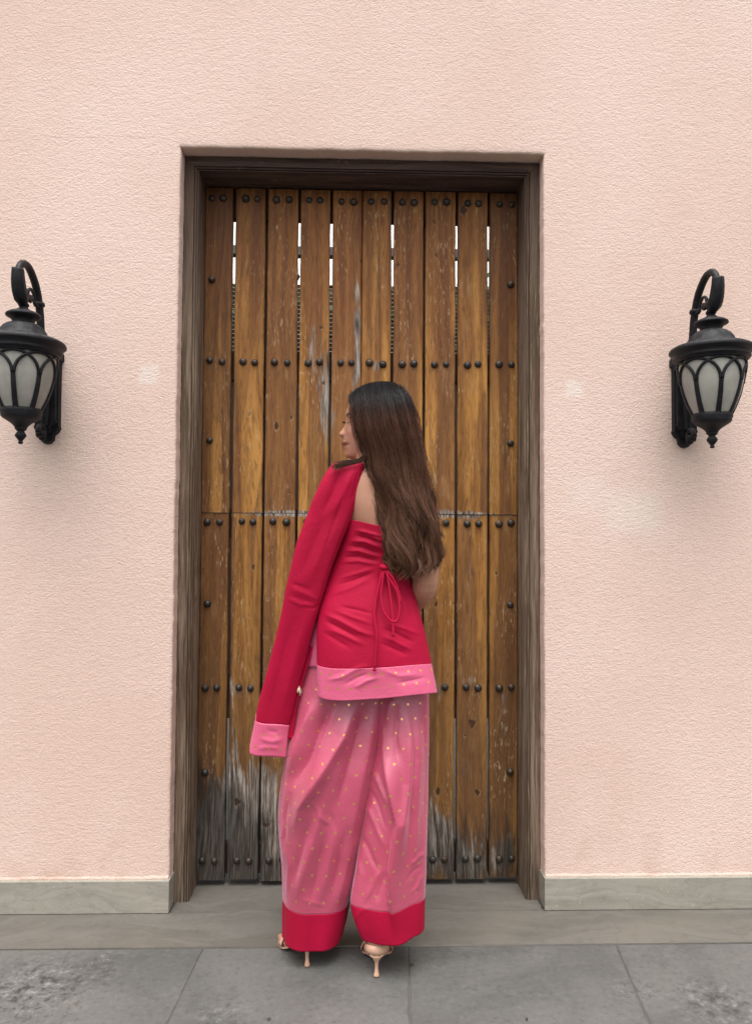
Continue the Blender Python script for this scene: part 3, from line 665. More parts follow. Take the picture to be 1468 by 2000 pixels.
# ------------------------------------------------------------------ wall lanterns
def lantern(cx, zr, mirror, label):
    """cx: axis x; zr: height of rim lip; axis stands .2 m off the wall"""
    k = 1/637.0; AY = -.200; c = (cx, AY, zr)
    L = empty('wall_lantern', (cx, 0, zr-.15), label, 'lantern', 'black wall lanterns beside the door')
    Z = lambda y: (686-y)*k*(1.025 if y < 686 else .885)
    # back plate on the wall
    bp = MB()
    out = [(0.0, .078), (.016, .076), (.028, .066), (.031, .052), (.040, .044), (.043, .030), (.048, .022), (.048, .002), (.041, -.004), (.041, -.215), (.044, -.222), (.036, -.236), (.024, -.246), (.022, -.262), (.012, -.272), (0, -.275)]
    ol = [(x, z) for x, z in out]+[(-x, z) for x, z in out[::-1][1:-1]]
    def prism(o2, sc, y0, y1):
        n = len(o2); zc = -.10
        V = [(cx+x*sc, y0, zr+zc+(z-zc)*sc) for x, z in o2]+[(cx+x*sc*.93, y1, zr+zc+(z-zc)*sc*.985) for x, z in o2]
        F = [(i, (i+1) % n, n+(i+1) % n, n+i) for i in range(n)]+[tuple(range(n)), tuple(range(2*n-1, n-1, -1))]
        bp.add(V, F)
    prism(ol, 1.0, -.0005, -.018); prism(ol, .84, -.017, -.030)
    bp.tube([(cx, -.029, zr+.03), (cx, -.032, zr-.06), (cx, -.032, zr-.15), (cx, -.029, zr-.215)], [.012, .017, .017, .012], 10)
    bp.build('back_plate', M['lantern'], L, sharp=math.radians(40))
    # lower scroll bracket under the plate
    sb = MB(); a = np.linspace(0, 4.6, 26); rr = np.linspace(.030, .010, 26)
    sb.tube(np.stack([np.full(26, cx), -.050-rr*np.cos(a)*.9, zr-.246+rr*np.sin(a)], 1), np.linspace(.010, .012, 26), 8)
    sb.tube([(cx-.013, -.055, zr-.248), (cx+.013, -.055, zr-.248)], .012, 10)
    sb.build('scroll_bracket', M['lantern'], L)
    # swan-neck arm
    ar = MB()
    pts = smooth_path([(0, -.020, Z(668)), (0, -.052, Z(656)), (0, -.073, Z(636)), (0, -.084, Z(600)), (0, -.108, Z(562)), (0, -.140, Z(540)), (0, -.178, Z(527)), (0, -.216, Z(530)), (0, -.238, Z(546)), (0, -.240, Z(562))], 46)
    pts[:, 0] = cx; pts[:, 2] += zr
    ar.tube(pts, np.interp(np.arange(46), [0, 10, 30, 45], [.013, .0125, .0115, .010]), 10)
    for q in (8, 17): ar.lathe([(.010, -.010), (.0165, -.006), (.0185, 0), (.0165, .006), (.010, .010)], tuple(pts[q]), 12)
    ar.build('arm', M['lantern'], L)
    # leaf cup the arm ends in
    lc = MB(); cp = smooth_path([(cx, -.246, zr+Z(546)), (cx, -.243, zr+Z(566)), (cx, -.232, zr+Z(586)), (cx, -.212, zr+Z(599)), (cx, -.200, zr+Z(608))], 18)
    n = 14; V = []; rad = np.interp(np.arange(18), [0, 5, 11, 17], [.0165, .019, .021, .010])
    for i in range(18):
        t_ = cp[min(i+1, 17)]-cp[max(i-1, 0)]; t_ /= np.linalg.norm(t_); nx = np.array([1., 0, 0]); b = np.cross(t_, nx)
        for j in range(n):
            an = 2*math.pi*j/n; r = rad[i]*(1+(.10 if j % 2 else -.08)); V.append(cp[i]+r*(math.cos(an)*nx+math.sin(an)*b))
    F = [(i*n+j, i*n+(j+1) % n, (i+1)*n+(j+1) % n, (i+1)*n+j) for i in range(17) for j in range(n)]+[tuple(range(n-1, -1, -1)), tuple(17*n+j for j in range(n))]
    lc.add(V, F).build('leaf_cup', M['lantern'], L)
    # small tendril between arm and cup
    sc_ = MB(); a = np.linspace(-.4, 5.6, 36); rr = np.linspace(.031, .009, 36)
    sc_.tube(np.stack([np.full(36, cx), -.156+rr*np.cos(a), zr+Z(582)+rr*np.sin(a)*1.05], 1), np.linspace(.0045, .0065, 36), 8)
    sc_.tube([(cx, -.150, zr+Z(582)), (cx, -.164, zr+Z(585)), (cx, -.19, zr+Z(587)), (cx, -.216, zr+Z(592))], [.009, .0085, .011, .012], 8)
    sc_.tube([(cx, -.094, zr+Z(588)), (cx, -.112, zr+Z(590)), (cx, -.128, zr+Z(586))], [.009, .006, .005], 8)
    sc_.build('tendril', M['lantern'], L)
    # cap: collar and disc
    pr = [(0.004, Z(600)), (.012, Z(602)), (.0155, Z(605)), (.0155, Z(608)), (.012, Z(610)), (.014, Z(613)), (.024, Z(617)), (.040, Z(621)), (.049, Z(624.5)), (.051, Z(627)), (.050, Z(629)), (.044, Z(631)), (.036, Z(634)), (.032, Z(638)), (.033, Z(642)), (.0345, Z(644)), (.02, Z(645))]
    MB().lathe(pr, c, 40).build('cap', M['lantern'], L, sharp=math.radians(50))
    # fluted dome
    pr = [(.030, Z(641)), (.0365, Z(642.5)), (.046, Z(645)), (.056, Z(650)), (.063, Z(656)), (.068, Z(662)), (.074, Z(667)), (.082, Z(671)), (.092, Z(673.5)), (.05, Z(676))]
    MB().lathe(pr, c, 96, [0, 0, .03, .036, .034, .03, .022, .010, 0, 0]).build('roof', M['lantern'], L)
    # moulded rim
    pr = [(.08, Z(671.5)), (.098, Z(672)), (.112, Z(674)), (.121, Z(677.5)), (.1245, Z(681)), (.1240, Z(684)), (.119, Z(687)), (.114, Z(690)), (.112, Z(696)), (.1135, Z(698.5)), (.111, Z(701.5)), (.106, Z(703)), (.104, Z(707)), (.099, Z(708)), (.09, Z(706))]
    MB().lathe(pr, c, 64).build('rim', M['lantern'], L, sharp=math.radians(40))
    # frosted shade
    def rg(t): return np.interp(t, [0, .2, .4, .6, .8, 1.0], [.0975, .0965, .0925, .0845, .0725, .0565])
    y0, y1 = 704, 828
    pr = [(rg(t)-.003, Z(y0+(y1-y0)*t)) for t in np.linspace(0, 1, 20)]
    gs = MB(); n = 56; V = []
    for r, z in pr:
        for j in range(n): a = 2*math.pi*j/n; V.append((cx+r*math.cos(a), AY+r*math.sin(a), zr+z))
    gs.add(V, [(i*n+j, i*n+(j+1) % n, (i+1)*n+(j+1) % n, (i+1)*n+j) for i in range(19) for j in range(n)])
    gs.build('glass_shade', M['glass'], L, solid=.003)
    # interlaced arch tracery: eight ribs, each splitting into two arcs
    def onsurf(th, t, off=.0015): r = float(rg(t))+off; return (cx+r*math.sin(th), AY-r*math.cos(th), zr+Z(y0+(y1-y0)*t))
    th0 = math.radians(-9 if not mirror else 9)
    for q in range(8):
        th = th0+q*math.pi/4; rb = MB(); ts = np.linspace(1.0, .39, 16)
        # flat strap rib
        V = []; F = []
        for t in ts:
            wv = .0078/float(rg(t))*np.interp(t, [.39, 1], [.75, .95])
            V += [onsurf(th-wv, t, -.0015), onsurf(th-wv, t, .0035), onsurf(th+wv, t, .0035), onsurf(th+wv, t, -.0015)]
        F = [(i*4+j, i*4+(j+1) % 4, (i+1)*4+(j+1) % 4, (i+1)*4+j) for i in range(15) for j in range(4)]+[(0, 1, 2, 3), (60, 63, 62, 61)]
        rb.add(V, F)
        for sg in (-1, 1):
            pts = []
            for a in np.linspace(0, math.pi/2, 20):
                t = .42-(.42-.04)*math.sin(a); pts.append(onsurf(th+sg*(.03+(math.pi/4-.03)*(1-math.cos(a))), t, .001))
            rb.tube(pts, np.linspace(.0048, .0044, 20), 6)
        rb.build('rib', M['lantern'], L)
    # bottom cup and finial
    pr = [(.05, Z(822)), (.0565, Z(823)), (.060, Z(826)), (.0605, Z(832)), (.057, Z(837)), (.0575, Z(840)), (.052, Z(845)), (.042, Z(849.5)), (.030, Z(855)), (.021, Z(861)), (.0165, Z(866)), (.0175, Z(868)), (.014, Z(870)), (.012, Z(872))]
    MB().lathe(pr, c, 40).build('bottom_cup', M['lantern'], L, sharp=math.radians(50))
    pr = [(.011, Z(870)), (.0095, Z(873)), (.013, Z(877)), (.0165, Z(881)), (.0160, Z(884)), (.011, Z(889)), (.0065, Z(893)), (.0055, Z(895)), (.0075, Z(897)), (.0070, Z(899.5)), (.003, Z(901))]
    MB().lathe(pr, c, 20).build('finial', M['lantern'], L)
    return L
pr_ = at(1388, 690, -.2); pl_ = at(45, 677, -.2)
lantern(pr_[0], pr_[2], False, 'black cast metal wall lantern with frosted glass, right of the door')
lantern(pl_[0], pl_[2], True, 'black cast metal wall lantern with frosted glass, left of the door')

# ------------------------------------------------------------------ the woman in crimson and pink, seen from behind
PY = -.27
person = empty('person', (*gpt(690, 1880), 0), 'person with long brown hair in crimson top and pink satin trousers, back turned', 'person')

def gain(folds, k, w=1.0): return [(f[0], f[1]*(w if f[1] >= 6.5 else .85), f[2]*(k if f[1] >= 6.5 else .62), *f[3:]) if len(f) == 3 else f for f in folds]

def fold_disp(px, folds):
    """displacement towards the camera (m) at picture points, from crease lines traced as polylines"""
    out = np.zeros(len(px))
    for f in folds:
        P = np.asarray(f[0], float); w, amp = f[1], f[2]; kind = f[3] if len(f) > 3 else 'r'
        seg = np.linalg.norm(np.diff(P, axis=0), axis=1); cum = np.concatenate([[0], np.cumsum(seg)]); tot = cum[-1]
        bd = np.full(len(px), 1e9); bs = np.zeros(len(px)); bt = np.zeros(len(px))
        for i in range(len(P)-1):
            a, b = P[i], P[i+1]; d = b-a; L2 = d@d
            tt = np.clip(((px-a)@d)/L2, 0, 1); q = px-(a+tt[:, None]*d); dist = np.linalg.norm(q, axis=1)
            sgn = np.sign(d[0]*(px[:, 1]-a[1])-d[1]*(px[:, 0]-a[0])); m = dist < bd
            bd[m] = dist[m]; bs[m] = sgn[m]; bt[m] = (cum[i]+tt[m]*seg[i])/tot
        taper = np.clip(np.minimum(bt, 1-bt)*3.0, 0, 1); taper = (taper*taper*(3-2*taper))**1.6; taper = np.where((bt <= 0) | (bt >= 1), 0, taper)
        if kind == 'r': out += amp*(.62*np.exp(-(bd/w)**2)+.38*np.exp(-bd/(.55*w)))*np.sqrt(taper)
        elif kind == 's':                      # one-sided step: sharp on one side, fading away over 6w on the other
            g = np.where(bs*np.sign(amp) > 0, np.exp(-(bd/(6*w))**2)*(1-np.exp(-(bd/(w*.5))**2)), 0)
            out += abs(amp)*g*np.sqrt(taper)
    return out

def ringsheet(levels, nz, nt, th0=0.0, th1=2*math.pi, folds=(), dz=None, extra=None, p=1.0, closed=True, depthfun=None):
    """levels rows: (py, xl, xr, yc, near, far): silhouette edges in the picture and depth of the ring.
    Returns world grid (nz, nt, 3), uv (nz, nt, 2), and angles."""
    lv = np.asarray(levels, float); py = np.linspace(lv[0, 0], lv[-1, 0], nz)
    th = np.linspace(th0, th1, nt, endpoint=not closed)
    G = np.zeros((nz, nt, 3)); UV = np.zeros((nz, nt, 2)); arc0 = None
    cols = [smooth_col(lv, py, c) for c in range(1, 6)]
    for k in range(nz):
        xl, xr, yc, bn, bf = [c[k] for c in cols]
        A, B = at(xl, py[k], yc), at(xr, py[k], yc)
        c_, s_ = np.cos(th), np.sin(th)
        cc = np.sign(c_)*np.abs(c_)**p; sn = np.sign(s_)*np.abs(s_)**p
        f = (1-cc)/2
        G[k, :, 0] = A[0]+(B[0]-A[0])*f
        G[k, :, 1] = yc-np.where(s_ > 0, bn, bf)*sn
        G[k, :, 2] = A[2]+(B[2]-A[2])*f
        seg = np.linalg.norm(np.diff(G[k], axis=0), axis=1); UV[k, 1:, 0] = np.cumsum(seg)
        UV[k, :, 0] -= np.interp(math.pi/2, th, UV[k, :, 0]) if th0 <= math.pi/2 <= th1 else 0
    jm = int(np.argmin(np.abs(th-math.pi/2))); sv = np.concatenate([[0], np.cumsum(np.linalg.norm(np.diff(G[:, jm], axis=0), axis=1))])
    UV[:, :, 1] = (G[0, :, 2].mean()-sv)[:, None]
    if dz is not None: G[:, :, 2] += dz(th[None, :], py[:, None])
    pix = proj(G.reshape(-1, 3)); near = np.clip(np.sin(th)*3, 0, 1)
    D = fold_disp(pix, folds).reshape(nz, nt)*near[None, :] if len(folds) else np.zeros((nz, nt))
    if extra is not None: D = D+extra(th[None, :]+0*py[:, None], py[:, None]+0*th[None, :])
    # displace along horizontal outward direction
    cen = G.mean(1, keepdims=True); N = G-cen; N[:, :, 2] = 0
    T = np.gradient(G, axis=1); Nn = np.stack([T[:, :, 1], -T[:, :, 0], 0*T[:, :, 0]], -1); ln = np.linalg.norm(Nn, axis=2, keepdims=True)+1e-9; Nn /= ln
    sg = np.sign((Nn*N).sum(2, keepdims=True)); Nn *= np.where(sg == 0, 1, sg)
    G = G+Nn*D[:, :, None]
    return G, UV, th, py

def smooth_col(lv, py, c):
    """monotone-ish smooth interpolation of a level column"""
    x, y = lv[:, 0], lv[:, c]; n = len(x)
    m = np.zeros(n); d = np.diff(y)/np.diff(x)
    m[0], m[-1] = d[0], d[-1]
    for i in range(1, n-1): m[i] = 0 if d[i-1]*d[i] <= 0 else 2*d[i-1]*d[i]/(d[i-1]+d[i])
    i = np.clip(np.searchsorted(x, py)-1, 0, n-2); h = x[i+1]-x[i]; t = (py-x[i])/h
    return (2*t**3-3*t**2+1)*y[i]+(t**3-2*t**2+t)*h*m[i]+(-2*t**3+3*t**2)*y[i+1]+(t**3-t**2)*h*m[i+1]

def gridmesh(name, G, UV, mat, parent, closed=True, solid=.0014, mask=None, flip=False, rows=None):
    if rows is not None: G, UV = G[rows[0]:rows[1]], UV[rows[0]:rows[1]]
    nz, nt = G.shape[:2]
    if closed:                                  # repeat first column so the uv seam is clean
        G = np.concatenate([G, G[:, :1]], 1); u_end = UV[:, -1:, :].copy(); u_end[:, :, 0] += np.linalg.norm(G[:, -1]-G[:, -2], axis=1)[:, None]
        UV = np.concatenate([UV, u_end], 1); nt += 1
    V = G.reshape(-1, 3); F = []
    for i in range(nz-1):
        for j in range(nt-1):
            if mask is not None and not mask(i, j): continue
            F.append((i*nt+j, i*nt+j+1, (i+1)*nt+j+1, (i+1)*nt+j))
    if not flip: F = [f[::-1] for f in F]
    return mk(name, V, F, mat, parent, uv=UV.reshape(-1, 2), solid=solid)

# ---- body: one continuous skin surface
HF = np.array([-math.cos(math.radians(5)), math.sin(math.radians(5)), 0.])      # where the face points: to the left, a little away
HS_ = np.array([-HF[1], HF[0], 0.]); HS_ = np.array([-math.sin(math.radians(5)), -math.cos(math.radians(5)), 0.])   # towards the camera side of the head
HU = np.array([0, 0, 1.])
HC = at(740, 830, -.285)                       # middle of the head
PX = 1/ (FPX/(CD-.285))                        # metres per photo pixel at the head
def build_body():
    mb = MB()
    # head: horizontal slices with face relief
    prof = np.array([(776, 686), (783, 680.5), (797, 676.5), (805, 674.3), (810, 673.0), (815, 673.6), (820, 674.8), (827, 673.8), (834, 670.5), (841, 665.2), (847, 661.2), (850.5, 662.2), (853.5, 666.5), (858, 669.2), (862, 668.3), (865, 666.5),
                     (868, 668.2), (869, 668.6), (872, 667.0), (875, 667.6), (879, 671.8), (883, 673.2), (888.5, 673.2), (893, 676), (896, 682), (899, 694)], float)
    base = np.array([(752, 715), (760, 700), (776, 686), (790, 679.5), (805, 675.5), (820, 675.5), (834, 674.5), (847, 673.5), (858, 673), (868, 673.5), (880, 674.5), (888, 675.5), (893, 678), (899, 692), (905, 705)], float)
    back = np.array([(752, 755), (760, 768), (776, 785), (800, 798), (830, 803), (850, 804), (868, 792), (885, 778), (899, 770), (905, 766)], float)
    wid = np.array([(752, 6), (760, 22), (776, 37), (800, 46), (830, 48), (850, 46), (868, 41), (880, 35), (890, 29), (899, 22), (905, 18)], float)
    ys = np.linspace(756, 904, 110); n = 120; V = []
    for y in ys:
        xf = np.interp(y, base[:, 0], base[:, 1]); xb = np.interp(y, back[:, 0], back[:, 1]); w = np.interp(y, wid[:, 0], wid[:, 1]); mid = 735
        pf = np.interp(y, prof[:, 0], prof[:, 1]) if 776 <= y <= 897 else xf
        for j in range(n):
            a = 2*math.pi*(j/n); ca, sa = math.cos(a), math.sin(a)
            e = float(np.interp(y, [780, 815, 845, 865, 890], [.85, 1.0, 1.1, 1.35, 1.3]))
            fx = (mid-xf)*abs(ca)**e if ca > 0 else -(xb-mid)*abs(ca)
            sy = w*np.sign(sa)*abs(sa)**.92
            if ca > 0:
                amp = xf-pf
                sg = 5.5 if y < 838 else (6.5 if y < 844 else 8.5) if y < 856 else (13 if y < 880 else 14)
                bump = amp*math.exp(-(sy/sg)**2)
                if 843 < y < 857: bump += 4.2*math.exp(-((abs(sy)-8.5)/4.0)**2)*math.exp(-((y-850)/4.5)**2)      # nostril wing
                bump -= 4.8*math.exp(-((abs(sy)-20)/10)**2)*math.exp(-((y-823)/9)**2)                         # eye socket
                bump += 2.6*math.exp(-((abs(sy)-20)/7)**2)*math.exp(-((y-825)/5)**2)                           # eyelid
                bump += 1.8*math.exp(-((abs(sy)-21)/12)**2)*math.exp(-((y-811)/5)**2)                          # brow
                bump += 1.5*math.exp(-((abs(sy)-28)/12)**2)*math.exp(-((y-846)/12)**2)                         # cheek
                bump -= 1.3*math.exp(-((abs(sy)-17)/4)**2)*math.exp(-((y-869)/5)**2)                           # mouth corner
                fx += bump
            V.append(HC+HF*(fx-(735-740))*PX+HS_*sy*PX+HU*(830-y)*PX)
    m = len(ys); F = [(i*n+j, i*n+(j+1) % n, (i+1)*n+(j+1) % n, (i+1)*n+j) for i in range(m-1) for j in range(n)]
    F += [tuple(range(n-1, -1, -1)), tuple((m-1)*n+j for j in range(n))]
    mb.add(V, F)
    # near ear
    e = HC+HS_*.069+HU*-.004+HF*-.004
    mb.tube([e+HU*.028, e+HU*.012-HF*.012+HS_*.006, e-HU*.012-HF*.006+HS_*.005, e-HU*.030+HF*.004], [.006, .010, .009, .005], 8)
    def limb(pts, rad, n=18, k=24):
        P = np.array([at(*p) for p in pts]); t = np.linspace(0, len(P)-1, k)
        mb.tube(smooth_path(P, k), np.interp(t, np.arange(len(P)), rad), n)
    # neck
    limb([(722, 862, -.283), (727, 900, -.285), (738, 940, -.29), (745, 965, -.285)], [.052, .050, .054, .07])
    # torso rings
    tl = [(893, 712, 755, -.288, .035, .035), (915, 688, 790, -.285, .050, .050), (930, 668, 805, -.28, .066, .06), (955, 657, 822, -.272, .080, .078), (1000, 664, 830, -.266, .088, .10), (1040, 672, 828, -.264, .084, .115), (1090, 668, 806, -.262, .070, .095), (1130, 658, 806, -.262, .074, .09),
          (1180, 646, 800, -.26, .076, .095), (1240, 628, 808, -.26, .074, .10), (1290, 620, 812, -.26, .068, .10), (1330, 640, 800, -.262, .05, .09), (1350, 680, 790, -.264, .05, .06)]
    G, UV, th, py = ringsheet(tl, 60, 56, extra=lambda t, y: -.010*np.exp(-((t-math.pi/2)/.16)**2)*np.clip((1120-y)/120, 0, 1)*(y > 930) + .006*np.exp(-((t-1.05)/.28)**2)*np.exp(-((y-985)/40)**2)+.006*np.exp(-((t-2.1)/.28)**2)*np.exp(-((y-985)/40)**2))
    nz, nt = G.shape[:2]; F = [(i*nt+j, i*nt+(j+1) % nt, (i+1)*nt+(j+1) % nt, (i+1)*nt+j) for i in range(nz-1) for j in range(nt)]
    F = [f[::-1] for f in F]+[tuple(range(nt)), tuple((nz-1)*nt+j for j in range(nt-1, -1, -1))]
    mb.add(G.reshape(-1, 3), F)
    # right arm: shoulder, elbow at the picture's right, forearm folding to the front
    limb([(790, 952, -.275), (815, 978, -.275), (827, 1022, -.285), (831, 1080, -.30), (831, 1128, -.305), (826, 1152, -.285), (810, 1172, -.235), (786, 1176, -.165), (768, 1172, -.12)], [.042, .045, .0430, .0405, .0385, .038, .034, .028, .023])
    # left arm under the drape
    limb([(690, 935, -.285), (664, 948, -.285), (638, 1010, -.29), (612, 1090, -.295), (594, 1150, -.295), (580, 1210, -.285), (560, 1290, -.283), (546, 1348, -.284)], [.045, .046, .040, .037, .034, .030, .024, .018])
    def hand(wrist, d, side, curl):
        d = np.array(d, float); d /= np.linalg.norm(d); side = np.array(side, float); side -= d*(side@d); side /= np.linalg.norm(side); nrm = np.cross(d, side)
        for k in range(4):                      # palm as four metacarpals side by side
            s = (k-1.5)*.019; b = wrist+d*.01+side*s*.6; kn = wrist+d*(.085-abs(k-1.2)*.004)+side*s
            mb.tube([wrist, b, (b+kn)/2, kn], [.019, .016, .014, .0105], 10)
            L = (.066, .076, .070, .054)[k]; p0 = kn; dd = d.copy(); P = [p0]
            for q, fl in enumerate((.42, .32, .26)):
                an = curl*(q+.6); dd = d*math.cos(an)+nrm*math.sin(an); p0 = p0+dd*L*fl; P.append(p0)
            mb.tube(P, [.0095, .0088, .0078, .006], 10)
        tb = wrist+d*.022-side*.022; mb.tube([tb, tb+d*.022-side*.022+nrm*.01, tb+d*.046-side*.030+nrm*.018, tb+d*.066-side*.030+nrm*.026], [.014, .0115, .0095, .007], 10)
    hand(at(764, 1171, -.115), (-.9, .35, .1), (0, .2, 1), .55)
    hand(at(545, 1350, -.284), (-.12, .02, -1), (-1, .1, 0), .12)
    # legs and feet on high heels
    for (hip, knee, ank, toe, hl) in (((668, 1310, -.242), (640, 1560, -.250), (610, 1806, -.285), (592, 1862, -.20), None), ((774, 1310, -.242), (772, 1560, -.262), (738, 1816, -.330), (738, 1868, -.235), None)):
        A, K, H = at(*hip), at(*knee), at(*ank)
        P = [A, A*.7+K*.3, A*.35+K*.65, K, K*.75+H*.25+np.array([0, -.012, 0]), K*.35+H*.65, H]
        mb.tube(smooth_path(P, 30), np.interp(np.linspace(0, 6, 30), range(7), [.056, .054, .047, .041, .041, .032, .028]), 16)
    feet = []
    for (hp, ang) in ((FOOT_L, ANG_L), (FOOT_R, ANG_R)):
        dx = np.array([math.sin(ang), math.cos(ang), 0]); sx = np.array([math.cos(ang), -math.sin(ang), 0]); b = np.array([hp[0], hp[1], 0])
        heel = b+dx*.004+HU*.074
        mb.tube([heel+HU*.055+dx*.02, heel+HU*.02+dx*.006, heel+dx*.012-HU*.004], [.031, .030, .025], 14)
        P = smooth_path([heel+dx*.004, heel+dx*.04-HU*.012, heel+dx*.078-HU*.034, heel+dx*.110-HU*.050, heel+dx*.135-HU*.054], 16)
        mb.tube(P, np.interp(np.arange(16), [0, 5, 11, 15], [.027, .026, .022, .014]), 14)
        ball = heel+dx*.112-HU*.053
        for q in range(5):
            s = (q-2)*.0165*(1 if ang < 9 else 1); mb.tube([ball+sx*s*.75-dx*.02, ball+sx*s+dx*.012, ball+sx*s*1.02+dx*(.042-.004*abs(q-1.5))-HU*.005], [.013, .0115, .0085], 10)
    o = mk('body_raw', mb.V, mb.F, M['skin'])
    md = o.modifiers.new('r', 'REMESH'); md.mode = 'VOXEL'; md.voxel_size = .0026; md.use_smooth_shade = True
    sm = o.modifiers.new('s', 'SMOOTH'); sm.factor = .5; sm.iterations = 2
    dg = bpy.context.evaluated_depsgraph_get(); me = bpy.data.meshes.new_from_object(o.evaluated_get(dg))
    nv = len(me.vertices); co = np.empty(nv*3); me.vertices.foreach_get('co', co); co = co.reshape(-1, 3)+np.array(o.location)
    raw = o.data; bpy.data.objects.remove(o); bpy.data.meshes.remove(raw)
    # skin colour: lips, brow and lash line where the face has them
    d = co-HC; lf_ = 735-(d@HF)/PX-0; ly = 830-(d@HU)/PX; ls = (d@HS_)/PX; xf = 740-(d@HF)/PX
    tint = np.tile(np.array([.47, .240, .158]), (nv, 1))
    def blend(m, c): tint[:] = tint*(1-m[:, None])+np.array(c)*m[:, None]
    face = (np.abs(ls) < 60) & (xf < 720) & (ly < 905)
    blend(np.exp(-((np.abs(ls)-26)/14)**2)*np.exp(-((ly-848)/12)**2)*.45*face, (.50, .20, .15))
    lip = np.exp(-((ly-869.3)/(6.4-np.abs(ls)*.16).clip(1.5))**6)*np.exp(-(np.abs(ls)/20)**6)*face*(xf < 696); blend(np.clip(lip, 0, 1), (.16, .018, .020))
    blend(np.exp(-((ly-868.8)/1.1)**2)*np.exp(-(np.abs(ls)/19)**6)*face*.85*(xf < 694), (.05, .012, .012))
    brow = np.exp(-((ly-812+(np.abs(ls)-20)*.10)/2.0)**4)*np.exp(-((np.abs(ls)-19)/12)**6)*face; blend(brow*.85, (.045, .025, .020))
    lash = np.exp(-((ly-828.5)/1.3)**2)*np.exp(-((np.abs(ls)-20)/9)**6)*face; blend(lash*.95, (.015, .010, .010))
    lid = np.exp(-((ly-823)/4.0)**2)*np.exp(-((np.abs(ls)-20)/9)**4)*face; blend(lid*.5, (.26, .11, .085))
    blend(np.exp(-((ly-853.5)/2.0)**2)*np.exp(-((np.abs(ls)-6)/3.2)**2)*face*.8, (.12, .04, .03))
    a = me.color_attributes.new('tint', 'FLOAT_COLOR', 'POINT'); c = np.ones((nv, 4)); c[:, :3] = tint; a.data.foreach_set('color', c.ravel())
    org = np.array([co[:, 0].mean(), co[:, 1].mean(), co[:, 2].min()]); me.vertices.foreach_set('co', (co-org).ravel()); me.update()
    me.polygons.foreach_set('use_smooth', [True]*len(me.polygons)); me.materials.clear(); me.materials.append(M['skin']); me.name = 'body'
    b = bpy.data.objects.new('body', me); COL.objects.link(b); put(b, org, person)
    # eyelashes
    lm = MB()
    for sgn in (1, -1):
        for q in range(16):
            s = 12+q*1.05; x0 = 674.2+abs(s-20)*.10+max(0, s-20)*.42
            p0 = HC+HF*(740-x0)*PX+HS_*sgn*s*PX+HU*(830-828)*PX
            lm.tube([p0, p0+HF*.0045-HU*.001+HS_*sgn*.001, p0+HF*.0085+HU*.0008+HS_*sgn*.002], [.0006, .0005, .0002], 4)
    lm.build('eyelashes', M['hairdark'], b)
    return b

FOOT_L = gpt(600, 1886); FOOT_R = gpt(735, 1906)
ANG_L, ANG_R = math.radians(-23), math.radians(2)
M['hairdark'] = mat_simple('lash', (.012, .010, .010), .5)
body = build_body()

# ---- shoes
def shoe(hp, ang):
    dx = np.array([math.sin(ang), math.cos(ang), 0]); sx = np.array([math.cos(ang), -math.sin(ang), 0]); b = np.array([hp[0], hp[1], 0]); up = HU
    sh = empty('shoe', (hp[0], hp[1], 0), parent=person)
    # stiletto: flared tip, waisted shaft, widening into the seat
    st = [(0.0, .0085, .0), (.006, .0080, .0), (.016, .0060, .001), (.036, .0048, .002), (.056, .0056, .002), (.072, .0105, .003), (.084, .019, .006), (.094, .026, .012), (.100, .027, .016)]
    V = []; n = 16
    for z, r, off in st:
        for j in range(n):
            a = 2*math.pi*j/n; V.append(b+dx*(off+r*math.sin(a)*(.9 if z < .08 else 1.05))+sx*r*math.cos(a)+up*z*.64)
    F = [(i*n+j, i*n+(j+1) % n, (i+1)*n+(j+1) % n, (i+1)*n+j) for i in range(len(st)-1) for j in range(n)]+[tuple(range(n-1, -1, -1)), tuple((len(st)-1)*n+j for j in range(n))]
    mk('heel', V, F, M['nude'], sh)
    # sole
    P = smooth_path([b+dx*-.012+up*.065, b+dx*.022+up*.061, b+dx*.06+up*.036, b+dx*.098+up*.012, b+dx*.135+up*.0065, b+dx*.180+up*.007], 22)
    wd = np.interp(np.arange(22), [0, 2, 6, 10, 14, 17, 20, 21], [.014, .027, .026, .026, .040, .043, .028, .014])
    V = []; 
    for i in range(22):
        for (s, h) in ((-1, .0), (1, .0), (1, -.006), (-1, -.006)): V.append(P[i]+sx*wd[i]*1.08*s+up*h)
    F = [(i*4+j, i*4+(j+1) % 4, (i+1)*4+(j+1) % 4, (i+1)*4+j) for i in range(21) for j in range(4)]+[(3, 2, 1, 0), (84, 85, 86, 87)]
    mk('sole', V, F, M['nude'], sh, smooth=False)
    # heel counter wrapping the back of the foot
    V = []; m = 22
    for i in range(m):
        a = -1.9+3.8*i/(m-1)
        for (h, r) in ((.060, .0285), (.074, .0325), (.090, .0318)):
            V.append(b+dx*(.016-r*math.cos(a)*1.0)+sx*r*math.sin(a)*1.0+up*(h-.010*(abs(a)/1.9)**2))
    F = [(i*3+j, (i+1)*3+j, (i+1)*3+j+1, i*3+j+1) for i in range(m-1) for j in range(2)]
    mk('counter', V, F, M['nude'], sh, solid=.003)
    # toe strap
    V = []; m = 18
    for i in range(m):
        a = math.pi*i/(m-1)
        for q in (-.016, .0, .016): V.append(b+dx*(.116+q)+sx*.046*math.cos(a)+up*(.010+.036*math.sin(a)-q*.35))
    F = [(i*3+j, (i+1)*3+j, (i+1)*3+j+1, i*3+j+1) for i in range(m-1) for j in range(2)]
    mk('toe_strap', V, F, M['nude'], sh, solid=.003)
    return sh
shoe(FOOT_L, ANG_L); shoe(FOOT_R, ANG_R)

